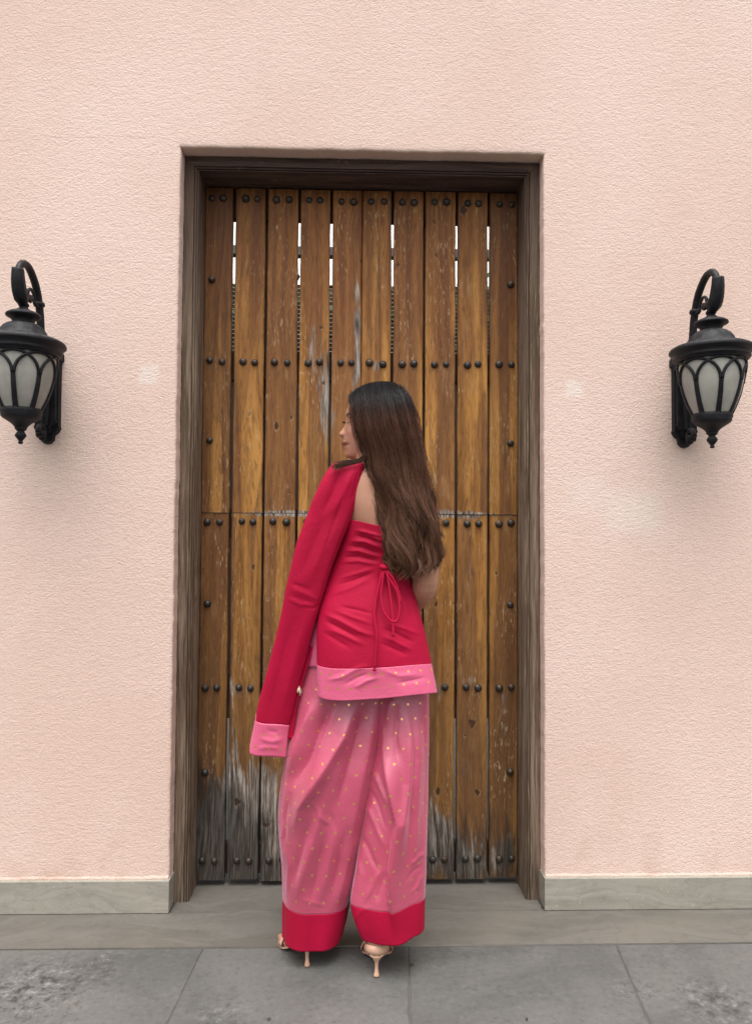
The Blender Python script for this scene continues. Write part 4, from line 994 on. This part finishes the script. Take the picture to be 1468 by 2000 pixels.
# ---- trousers
def wob(seed, amps):
    """loose vertical undulation of hanging cloth: list of (angular freq, amplitude, drift per px)"""
    def f(t, y):
        o = 0*t
        for k, (w, a, dr) in enumerate(amps): o = o+a*np.sin(w*t+seed*1.7+k*2.1+dr*(y-1500))
        return o
    return f
trousers = empty('trousers', at(700, 1850, PY), parent=person)
yk = [(1185, 622, 806, -.262, .084, .10), (1240, 602, 818, -.262, .082, .11), (1298, 590, 834, -.262, .078, .115)]
G, UV, th, py = ringsheet(yk, 24, 90); gridmesh('yoke', G, UV, M['yoke'], trousers)

LL = [(1297, 590.5, 742, -.258, .060, .10), (1340, 580, 762, -.258, .070, .10), (1400, 572, 752, -.258, .084, .10), (1450, 563, 739, -.258, .096, .10), (1500, 555, 730, -.258, .106, .10), (1560, 547, 721, -.258, .100, .10), (1600, 545, 714, -.258, .097, .10),
      (1650, 548, 706, -.258, .094, .10), (1700, 552, 698, -.258, .090, .10), (1757, 553, 684, -.258, .086, .10), (1795, 552, 677, -.258, .084, .10), (1829, 552, 668, -.258, .082, .10)]
FL = [  # crease lines of the left leg (photo pixels, width px, height m)
    ([(700, 1362), (668, 1440), (628, 1510), (590, 1575), (570, 1640)], 14, .018), ([(652, 1362), (606, 1470), (566, 1548)], 15, -.022), ([(660, 1375), (640, 1420), (608, 1480)], 7, .005), ([(615, 1362), (585, 1440), (562, 1520)], 11, .009),
    ([(735, 1365), (712, 1470), (690, 1580), (668, 1700)], 14, .012), ([(718, 1365), (690, 1480), (655, 1590)], 12, -.011), ([(744, 1370), (734, 1460), (714, 1570), (694, 1690)], 7, .006),
    ([(640, 1540), (612, 1640), (590, 1720), (575, 1765)], 11, .008), ([(610, 1590), (590, 1660), (572, 1735)], 8, -.007), ([(662, 1590), (640, 1690), (622, 1775)], 10, .006), ([(640, 1620), (622, 1700), (606, 1770)], 8, -.006), ([(690, 1620), (672, 1700), (655, 1775)], 9, .005), ([(678, 1600), (662, 1690), (645, 1770)], 7, -.005),
    ([(606, 1555), (625, 1590), (650, 1618)], 3.2, .005), ([(618, 1590), (632, 1602), (642, 1612)], 2.4, .005), ([(636, 1580), (650, 1600), (662, 1632)], 2.6, -.004), ([(596, 1570), (604, 1545), (616, 1520)], 3, .004), ([(584, 1590), (600, 1570), (612, 1548)], 3.5, -.004), ([(655, 1640), (664, 1680)], 3, .003),
    ([(553, 1640), (565, 1690), (560, 1750)], 5, .007), ([(562, 1560), (556, 1600), (556, 1650)], 5, -.007), ([(555, 1596), (549, 1640), (556, 1690)], 4, .005), ([(585, 1752), (612, 1764), (640, 1772)], 5, .003)]
def ez_left(t, y): return wob(1, [(5, .0030, .004), (9, .0010, -.004)])(t, y)*np.clip((y-1300)/60, 0, 1)
nz = 210
G, UV, th, py = ringsheet(LL, nz, 170, folds=gain(FL, 1.45, 1.08), extra=ez_left)
kb = int(np.argmin(np.abs(py-1757)))
gridmesh('left_leg', G, UV, M['pink'], trousers, rows=(0, kb+1)); lb = gridmesh('hem_band', G, UV, M['crimson'], trousers, rows=(kb, nz))

RL = [(1297, 738, 834, -.258, .060, .10), (1340, 722, 837, -.258, .066, .10), (1400, 726, 837, -.264, .080, .10), (1450, 730, 836, -.270, .090, .10), (1500, 722, 835, -.276, .094, .11), (1550, 716, 834.5, -.284, .090, .115), (1600, 709, 833.5, -.292, .086, .12), (1650, 701, 832, -.302, .082, .13),
      (1700, 693, 830.5, -.312, .080, .14), (1755, 684, 828, -.322, .078, .15), (1790, 692, 827, -.325, .077, .15), (1818, 704, 826, -.326, .076, .15)]
FR = [([(742, 1400), (748, 1460), (760, 1540), (769, 1605), (762, 1650), (757, 1700), (757, 1760), (766, 1832)], 3.2, -.034, 's'), ([(790, 1362), (800, 1440), (798, 1530), (785, 1610), (778, 1700)], 9, .011), ([(815, 1362), (818, 1480), (812, 1600), (806, 1740)], 9, .008), ([(804, 1370), (808, 1480), (800, 1580), (794, 1690)], 6, -.009),
      ([(778, 1370), (772, 1440), (778, 1500)], 7, -.008), ([(764, 1362), (752, 1420)], 6, .006), ([(728, 1500), (742, 1540), (760, 1580)], 5, .010), ([(722, 1535), (742, 1590), (756, 1625)], 5, -.008), ([(714, 1560), (735, 1620), (752, 1660)], 6, .008), ([(705, 1620), (725, 1680), (742, 1705)], 6, -.007),
      ([(745, 1690), (728, 1730), (710, 1765)], 6, .009), ([(752, 1700), (740, 1745), (735, 1765)], 5, -.007), ([(700, 1660), (706, 1710), (696, 1755)], 6, .006), ([(800, 1690), (820, 1670), (830, 1665)], 4, .005), ([(790, 1725), (808, 1700), (826, 1690)], 4, -.004), ([(800, 1750), (814, 1735), (826, 1700)], 3.5, .004), ([(802, 1560), (806, 1590)], 2.4, .004),
      ([(690, 1800), (705, 1780), (730, 1770)], 6, .003), ([(826, 1380), (829, 1500), (826, 1640)], 5, -.005)]
def ez_right(t, y): return wob(4, [(5, .0030, -.004), (9, .0010, .004)])(t, y)*np.clip((y-1300)/60, 0, 1)
G, UV, th, py = ringsheet(RL, nz, 170, folds=gain(FR, 1.3, 1.1), extra=ez_right, dz=lambda t, y: .012*np.clip((y-1700)/80, 0, 1)*np.clip((-np.cos(t)-.05)*1.5, 0, 1)*(1+0*t)-.006*np.clip((y-1700)/80, 0, 1)*np.clip(np.cos(t), 0, 1))
kb = int(np.argmin(np.abs(py-1752)))
gridmesh('right_leg', G, UV, M['pink'], trousers, rows=(0, kb+1)); gridmesh('hem_band', G, UV, M['crimson'], trousers, rows=(kb, nz))

# ---- crimson tunic with side slits and pink border
tunic = empty('tunic', at(735, 1350, PY), parent=person)
TL = [(1020, 668, 842, -.266, .094, .118), (1050, 664, 836, -.265, .090, .120), (1090, 650, 812, -.264, .080, .103), (1120, 638, 803, -.263, .082, .098), (1150, 630, 808, -.272, .084, .11), (1190, 624, 817, -.300, .072, .145), (1240, 620, 830, -.318, .068, .17), (1290, 620.5, 840, -.324, .072, .185), (1355, 624, 852, -.326, .078, .19)]
FT = [([(690, 1034), (715, 1040), (752, 1050)], 3.2, .0050), ([(688, 1044), (720, 1052), (754, 1064)], 3.0, -.0045), ([(680, 1056), (712, 1058), (752, 1074)], 3.2, .0055), ([(676, 1066), (705, 1068), (750, 1084)], 3.0, -.0050), ([(670, 1076), (700, 1076), (748, 1090)], 3.2, .0050), ([(664, 1088), (700, 1087), (745, 1098)], 3.0, -.0040), ([(662, 1098), (700, 1096), (742, 1104)], 3.4, .0035), ([(720, 1046), (745, 1056), (756, 1072)], 2.4, .004),
      ([(655, 1132), (690, 1122), (738, 1108)], 4, .0030), ([(650, 1146), (690, 1134), (735, 1116)], 3.5, -.0028), ([(640, 1165), (685, 1148), (728, 1128)], 5, .0025),
      ([(625, 1196), (660, 1210), (700, 1232), (738, 1246)], 4.5, .0055), ([(628, 1210), (662, 1226), (705, 1250)], 4, -.0050), ([(636, 1226), (672, 1240), (715, 1262)], 4.5, .0040), ([(650, 1190), (690, 1206), (730, 1220)], 4, .0032), ([(660, 1184), (700, 1192), (735, 1202)], 3.2, -.003), ([(625, 1232), (650, 1246), (690, 1270)], 5, -.003),
      ([(742, 1240), (770, 1252), (808, 1272)], 4.5, .0050), ([(740, 1254), (770, 1268), (800, 1282)], 4, -.0040), ([(745, 1226), (775, 1238), (812, 1258)], 4, -.0040), ([(752, 1215), (790, 1228), (822, 1240)], 4, .0030), ([(760, 1140), (782, 1200), (800, 1250)], 9, .004), ([(775, 1130), (795, 1170), (812, 1220)], 6, -.004), ([(742, 1110), (740, 1180), (738, 1260)], 5, -.0035),
      ([(634, 1330), (668, 1322), (700, 1304), (730, 1300)], 4.5, .0040), ([(690, 1345), (715, 1330), (740, 1322)], 4, .0045), ([(668, 1340), (700, 1322), (722, 1314)], 4, -.0035), ([(740, 1306), (780, 1320), (820, 1316)], 5, .003), ([(770, 1335), (800, 1330), (835, 1322)], 4, -.003)]
NT_ = 200; nzt = 190
def neck_dz(t, y):
    e = np.clip((1075-y)/55, 0, 1)
    return e*(.010*np.clip(np.cos(t), 0, 1)-.016*np.exp(-((t-1.75)/.7)**2)*(np.sin(t) > 0))+np.clip((y-1240)/100, 0, 1)*(.010*np.clip(-np.cos(t), 0, 1)*(np.sin(t) > -.3)-.006*np.sin(2.2*t))
G, UV, th, py = ringsheet(TL, nzt, NT_, p=.85, folds=FT, dz=neck_dz, extra=lambda t, y: wob(2, [(4, .0018, .004), (7, .0010, -.01)])(t, y)*np.clip((y-1120)/80, 0, 1)*(np.sin(t) > -2)+.006*np.clip((y-1290)/60, 0, 1)*np.sin(3*t+.6))
SLIT = 1192
kslit = int(np.argmin(np.abs(py-SLIT)))
kband = int(np.argmin(np.abs(py-1296)))
# open the side slits: pull the front panel's edges forward
def open_slit(i, j):
    return not (i >= kslit and (j >= NT_-7 or NT_//2+2 <= j <= NT_//2+7))
def open_slit_b(i, j): return open_slit(i+kband, j)
tm = gridmesh('tunic_body', G, UV, M['crimson'], tunic, rows=(0, kband+1), mask=open_slit)
gridmesh('border_band', G+np.array([0, -.0012, 0]), UV, M['band'], tunic, rows=(kband, nzt), mask=open_slit_b)

def cord(name, pts, r, parent, mat):
    P = smooth_path([at(*p) for p in pts], 44); return MB().tube(P, r, 8).build(name, mat, parent)
def tz(py_): return -.262-np.interp(py_, [1090, 1150, 1190, 1240, 1300], [.088, .099, .116, .131, .140])
cord('tie_cord', [(747, 1108, tz(1108)-.002), (744, 1125, tz(1125)-.006), (735, 1165, tz(1165)-.006), (731, 1200, tz(1200)-.006), (735, 1240, tz(1240)-.007), (734, 1275, tz(1275)-.007), (731, 1304, tz(1300)-.008)], .0034, tunic, M['crimson'])
cord('tie_cord', [(748, 1108, tz(1108)-.003), (760, 1130, tz(1130)-.010), (776, 1158, tz(1158)-.012), (780, 1190, tz(1190)-.010), (775, 1212, tz(1212)-.009), (762, 1212, tz(1212)-.009), (748, 1192, tz(1192)-.009), (744, 1160, tz(1160)-.009), (748, 1125, tz(1125)-.009), (750, 1109, tz(1109)-.004)], .0034, tunic, M['crimson'])
cord('tie_cord', [(752, 1110, tz(1110)-.003), (758, 1135, tz(1135)-.008), (762, 1165, tz(1165)-.008), (766, 1200, tz(1200)-.008), (768, 1243, tz(1243)-.008)], .0034, tunic, M['crimson'])
cord('tie_cord', [(750, 1108, tz(1108)-.003), (766, 1128, tz(1128)-.008), (776, 1150, tz(1150)-.008), (784, 1178, tz(1178)-.004)], .0034, tunic, M['crimson'])
MB().tube([at(742, 1106, tz(1106)-.004), at(748, 1108, tz(1108)-.008), at(756, 1111, tz(1111)-.004)], [.006, .0085, .006], 10).build('knot', M['crimson'], tunic)
q = at(731, 1303, tz(1300)-.008); MB().lathe([(.002, 0.004), (.0032, .0), (.0040, -.006), (.0052, -.010), (.003, -.011)], q, 10).build('cord_tip', M['crimson'], tunic)

# ---- dupatta over the left shoulder and arm
dup_ = empty('dupatta', at(540, 1470, -.30), parent=person)
DN = [(903, 668, 706, -.302, .014, .014), (906.5, 652, 711, -.302, .030, .035), (912, 645, 711.5, -.302, .042, .05), (930, 634.5, 708, -.302, .050, .06), (960, 620.5, 701, -.302, .052, .06), (1015, 598.5, 686, -.303, .049, .055), (1065, 580.5, 665.5, -.304, .046, .052), (1110, 569.5, 648.5, -.305, .043, .05), (1150, 560, 636, -.305, .040, .05),
      (1180, 554.5, 627, -.304, .037, .048), (1240, 541, 611, -.302, .030, .045), (1290, 528, 598, -.300, .024, .042), (1340, 514.5, 583, -.298, .020, .040), (1385, 503.5, 572, -.296, .018, .036), (1412, 499, 564, -.296, .016, .034), (1470, 487, 558, -.296, .014, .032)]
FD = [([(562, 1148), (590, 1158), (625, 1172)], 2.4, .0026), ([(560, 1160), (588, 1170), (620, 1180)], 2.4, -.0026), ([(557, 1168), (585, 1180), (618, 1186)], 2.6, .0030), ([(565, 1138), (590, 1146), (610, 1156)], 3, -.003), ([(590, 1184), (612, 1187), (626, 1180)], 2.6, -.003),
      ([(690, 915), (672, 960), (648, 1010)], 8, .006), ([(668, 914), (650, 960), (628, 1010)], 8, -.005), ([(655, 1010), (622, 1090), (598, 1150)], 13, .005), ([(640, 1000), (606, 1080), (582, 1140)], 11, -.003), ([(678, 935), (660, 1000), (630, 1080)], 5, -.003), ([(700, 915), (694, 950), (684, 985)], 4, -.003), ([(600, 1190), (580, 1270), (560, 1350), (548, 1410)], 13, .005), ([(576, 1190), (556, 1270), (536, 1350), (522, 1420)], 13, -.004), ([(610, 1200), (594, 1270), (575, 1340)], 7, -.002), ([(706, 918), (680, 1012), (659, 1065), (642, 1110), (621, 1180), (605, 1240), (592, 1290), (577, 1340), (566, 1385)], 1.3, -.0016),
      ([(505, 1440), (530, 1448), (556, 1442)], 5, .004), ([(520, 1425), (545, 1432)], 4, -.003), ([(500, 1462), (525, 1458), (550, 1462)], 4, .003), ([(640, 918), (625, 955), (606, 1000)], 6, .003)]
nzd = 190
def dzd(t, y): return -.012*np.clip((y-1330)/80, 0, 1)*np.clip((1-np.cos(t))/2, 0, 1)*(np.sin(t) > -.01)+np.clip((y-1330)/80, 0, 1)*.020*(np.sin(t) < -.01)
def ed(t, y): return wob(6, [(3, .0020, .006)])(t, y)*np.clip((y-930)/80, 0, 1)
G, UV, th, py = ringsheet(DN, nzd, 150, folds=FD, dz=dzd, extra=ed, p=.5, th0=-.35, th1=math.pi, closed=False)
kb = int(np.argmin(np.abs(py-1408)))
gridmesh('drape', G, UV, M['crimson'], dup_, closed=False, rows=(0, kb+1)); gridmesh('end_band', G+np.array([0, -.001, 0]), UV, M['band'], dup_, closed=False, rows=(kb, nzd))
# far layer hanging on the other side of the arm, its edge showing beyond the near one
DF = [(r[0], r[1]+4, r[2]+(0 if r[0] < 1200 else 6), r[3]-(.010 if r[0] > 1250 else 0), r[4], r[5] if r[0] < 1200 else .014) for r in DN if r[0] <= 1385]+[(1446, 503, 572, -.307, .014, .014)]
G, UV, th, py = ringsheet(DF, 120, 90, extra=ed, th0=math.pi+.02, th1=2*math.pi-.36, closed=False)
gridmesh('far_layer', G, UV, M['crimson'], dup_, closed=False)
# the other end of the dupatta comes round the front and over the right arm
DR = [(946, 790, 836, -.275, .040, .045), (958, 786, 845, -.275, .050, .053), (990, 790, 851.5, -.28, .051, .054), (1030, 796, 854.5, -.288, .048, .050), (1072, 800, 856.5, -.297, .0455, .046)]
G, UV, th, py = ringsheet(DR, 40, 70, extra=wob(3, [(4, .0015, .02)])); gridmesh('shoulder_wrap', G, UV, M['crimson'], dup_)
DR2 = [(1040, 770, 846, -.185, .012, .012), (1100, 776, 842, -.180, .012, .012), (1150, 784, 836, -.178, .012, .012), (1192, 790, 822, -.178, .012, .012)]
G, UV, th, py = ringsheet(DR2, 60, 60, extra=wob(3, [(5, .0020, .02)])); gridmesh('front_fall', G, UV, M['crimson'], dup_)

# ---- bangle and tassel
bc = at(799, 1178, -.20); a = np.linspace(0, 2*math.pi, 30); ax = at(786, 1176, -.165)-at(810, 1172, -.235); ax /= np.linalg.norm(ax); n1 = np.cross(ax, [0, 0, 1]); n1 /= np.linalg.norm(n1); n2 = np.cross(ax, n1)
MB().tube(bc+.037*(np.cos(a)[:, None]*n1+np.sin(a)[:, None]*n2), .0032, 8).build('bangle', M['gold'], person)
tz_ = MB(); tb = at(583, 1340, -.30)
for k in range(7):
    an = k*.9; tz_.tube([tb, tb+np.array([.006*math.cos(an), .006*math.sin(an), -.010]), tb+np.array([.008*math.cos(an), .008*math.sin(an), -.022-.004*math.sin(k*2.3)])], [.0022, .0034, .0016], 6)
tz_.tube([tb+np.array([0, 0, .03]), tb], .0012, 5).build('tassel', M['white'], person)

# ---- hair
hair = empty('hair', at(780, 1120, -.36), parent=person)
LP = np.array([(0, 686.5, 775), (.05, 687, 795), (.10, 689, 822), (.155, 693, 845), (.21, 701, 868), (.27, 709, 890), (.34, 713, 915), (.45, 725, 955), (.55, 742, 995), (.65, 750, 1032), (.75, 754, 1060), (.85, 760, 1086), (1.0, 782, 1118)])
RP = np.array([(0, 782, 762), (.05, 796, 776), (.10, 805, 796), (.155, 811, 815), (.21, 816, 836), (.27, 821, 862), (.34, 826, 893), (.45, 834, 938), (.55, 842, 980), (.65, 849, 1020), (.75, 853, 1055), (.85, 853, 1085), (1.0, 840, 1112)])
YC = np.array([(0, -.285), (.2, -.287), (.3, -.295), (.40, -.312), (.55, -.328), (.7, -.334), (1.0, -.338)])
BD = np.array([(0, .020), (.02, .050), (.045, .074), (.08, .090), (.13, .098), (.18, .099), (.23, .096), (.29, .088), (.36, .077), (.45, .066), (.6, .058), (.8, .056), (1.0, .046)])
def hair_pt(phi, t, lay, dx=0, dy=0, dd=0):
    """phi 0 = right edge, pi/2 = nearest the camera, pi = face edge"""
    c, s = np.cos(phi), np.sin(phi)
    Lx, Ly = smooth_col(LP, t, 1), smooth_col(LP, t, 2); Rx, Ry = smooth_col(RP, t, 1), smooth_col(RP, t, 2)
    x = (Lx+Rx)/2+(Rx-Lx)/2*c*lay+dx
    y = Ly+(Ry-Ly)*(1+c)/2-np.maximum(s, 0)*(23*np.exp(-(t/.05)**1.3)-24*np.clip(t-.7, 0, 1)/.3)+dy
    dep = np.interp(t, YC[:, 0], YC[:, 1])-np.interp(t, BD[:, 0], BD[:, 1])*np.sign(s)*np.abs(s)**np.interp(t, [0, .25, .5], [.62, .7, 1.0])*lay-dd
    d = _f[None, :]+((x-734)/FPX)[:, None]*_r[None, :]+((1000-y)/FPX)[:, None]*_u[None, :]
    return CAMP+d*((dep+CD)/d[:, 1])[:, None]
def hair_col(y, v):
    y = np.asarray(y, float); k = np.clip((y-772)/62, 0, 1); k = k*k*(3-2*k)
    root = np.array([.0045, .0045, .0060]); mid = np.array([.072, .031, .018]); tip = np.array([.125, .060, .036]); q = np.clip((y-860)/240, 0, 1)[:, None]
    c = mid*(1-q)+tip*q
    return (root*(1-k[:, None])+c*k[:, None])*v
def build_hair():
    N, n = 6400, 34; sd_ = 3
    tt = np.linspace(0, 1, n); nclump = 170
    cphi = np.concatenate([np.linspace(-.75, math.pi-.25, nclump-34), np.linspace(math.pi-.35, math.pi+.03, 34)])+RNG.normal(0, .012, nclump); cph = np.linspace(0, 14, nclump)+RNG.uniform(0, 2.2, nclump); cfr = RNG.uniform(7, 12, nclump); cam_ = RNG.uniform(.5, 1.3, nclump); clen = 1-.36*RNG.random(nclump)**1.3; sph = np.interp(np.arange(nclump), np.linspace(0, nclump, 15), RNG.uniform(0, 5, 15)); clay = RNG.uniform(.93, 1.03, nclump); ctone = np.exp(RNG.normal(0, .40, nclump))
    V = np.zeros((N, n, 3, 3)); C = np.zeros((N, n, 3))
    for k in range(N):
        ci = RNG.integers(nclump); off = RNG.normal(0, .062); stray = RNG.random() < .045
        t = tt*clen[ci]*RNG.uniform(.92, 1.02); t = np.clip(t, 0, 1)
        conv = 1-.82*np.clip((t-.2)/.5, 0, 1)
        phi = cphi[ci]+off*conv*(2.0 if stray else 1)
        phi = np.clip(phi, -.8, math.pi+.03)
        g = np.clip((t-.30)/.7, 0, 1)
        amp = (g**1.2)*16*cam_[ci]
        dx = amp*np.sin(cfr[ci]*t*1.9+cph[ci])+7*np.clip((t-.25)/.3, 0, 1)*np.sin(15*t+sph[ci])+RNG.normal(0, 1.0)*np.clip(t*2, 0, 1)+vnoise(t*6+k*3.3, 9)*(1.2+2.2*g)*(4.5 if stray else 1)
        dd = (g**1.0)*.010*cam_[ci]*np.sin(cfr[ci]*t*1.7+cph[ci]+1.5)+.008*np.clip((t-.2)/.3, 0, 1)*np.sin(15*t+sph[ci]+1.3)
        lay = clay[ci]*RNG.uniform(.955, 1.0) if not stray else RNG.uniform(1.02, 1.085)
        P = hair_pt(phi, t, lay, dx, RNG.normal(0, 2.0)*np.clip(t*2, 0, 1), dd)
        T = np.gradient(P, axis=0); T /= np.linalg.norm(T, axis=1)[:, None]+1e-9
        A = np.cross(T, np.array([.3, -.9, .2])); A /= np.linalg.norm(A, axis=1)[:, None]+1e-9; B = np.cross(T, A)
        r = .00085*np.interp(t, [0, .1, .6, 1], [.9, 1, .85, .3])*(.55 if stray else RNG.uniform(.7, 1.25)); r[-1] *= .3
        for j in range(3):
            an = 2.094*j; V[k, :, j] = P+r[:, None]*(math.cos(an)*A+math.sin(an)*B)
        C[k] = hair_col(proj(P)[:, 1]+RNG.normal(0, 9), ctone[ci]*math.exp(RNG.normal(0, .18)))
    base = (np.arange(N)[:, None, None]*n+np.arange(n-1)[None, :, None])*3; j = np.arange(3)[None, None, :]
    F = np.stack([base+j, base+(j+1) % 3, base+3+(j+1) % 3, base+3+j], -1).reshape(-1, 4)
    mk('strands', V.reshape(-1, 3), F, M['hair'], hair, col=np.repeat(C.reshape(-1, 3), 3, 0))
    # dense under-layer so no scalp or cloth shows through
    t = np.linspace(0, .93, 60); ph = np.linspace(-2.2, math.pi+.0, 90); V = np.zeros((60, 90, 3))
    for j, p_ in enumerate(ph):
        wv = np.clip((t-.4)/.6, 0, 1)*2.0*np.sin(9*p_+5*t)
        V[:, j] = hair_pt(np.full(60, p_), t, np.interp(t, [0, .25, .5, 1], [.92, .91, .76, .60]), wv, -8*np.clip((t-.8)/.13, 0, 1)*(.5+.5*np.sin(14*p_)), .003*np.sin(23*p_))
    # keep the far side on the skull only
    F = [(i*90+j, i*90+j+1, (i+1)*90+j+1, (i+1)*90+j) for i in range(59) for j in range(89) if not (ph[j] < -.6 and t[i] > .55)]
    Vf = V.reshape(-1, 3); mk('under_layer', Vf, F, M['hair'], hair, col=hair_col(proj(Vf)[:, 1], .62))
    # crown cap closes the top of the head on both sides of the parting
    cap = MB(); m2, n2 = 14, 60; V = []
    for i in range(m2):
        e = (i/(m2-1))*math.pi/2*.98
        for q in range(n2):
            a2 = 2*math.pi*q/n2; V.append(at(742+46*math.sin(e)*math.cos(a2), 800, -.287-.076*math.sin(e)*math.sin(a2))+np.array([0, 0, .0700*math.cos(e)]))
    V = np.array(V); F = [(i*n2+q, i*n2+(q+1) % n2, (i+1)*n2+(q+1) % n2, (i+1)*n2+q) for i in range(m2-1) for q in range(n2)]
    mk('crown', V, F, M['hair'], hair, col=hair_col(proj(V)[:, 1]-14, .9))
    # lock lying over the left shoulder
    N2, n = 240, 20; V = np.zeros((N2, n, 3, 3)); C = np.zeros((N2, n, 3))
    for k in range(N2):
        o1, o2 = RNG.normal(0, 1.0), RNG.normal(0, 1.0); e = RNG.uniform(.75, 1.0)
        pts = [(716+o1*3, 872+o2*3, -.345), (714+o1*2, 888+o2*2, -.352), (705+o1*2.5, 898+o2*1.5, -.354), (690+o1*3, 902+o2*2.0, -.356), (672+o1*4, 905+o2*2.6, -.358), (658+o1*5, 910+o2*3.6, -.362), (652+o1*6, 916+o2*4, -.366)]
        P = smooth_path([at(*p) for p in pts], 40)[np.clip((np.linspace(0, 39*e, n)).astype(int), 0, 39)]
        T = np.gradient(P, axis=0); T /= np.linalg.norm(T, axis=1)[:, None]+1e-9; A = np.cross(T, np.array([.3, -.9, .2])); A /= np.linalg.norm(A, axis=1)[:, None]+1e-9; B = np.cross(T, A)
        for j in range(3): V[k, :, j] = P+.0008*np.linspace(1, .3, n)[:, None]*(math.cos(2.094*j)*A+math.sin(2.094*j)*B)
        C[k] = hair_col(np.full(n, 880+RNG.normal(0, 20)), .9*math.exp(RNG.normal(0, .3)))
    base = (np.arange(N2)[:, None, None]*n+np.arange(n-1)[None, :, None])*3; j = np.arange(3)[None, None, :]
    F = np.stack([base+j, base+(j+1) % 3, base+3+(j+1) % 3, base+3+j], -1).reshape(-1, 4)
    mk('shoulder_lock', V.reshape(-1, 3), F, M['hair'], hair, col=np.repeat(C.reshape(-1, 3), 3, 0))
build_hair()
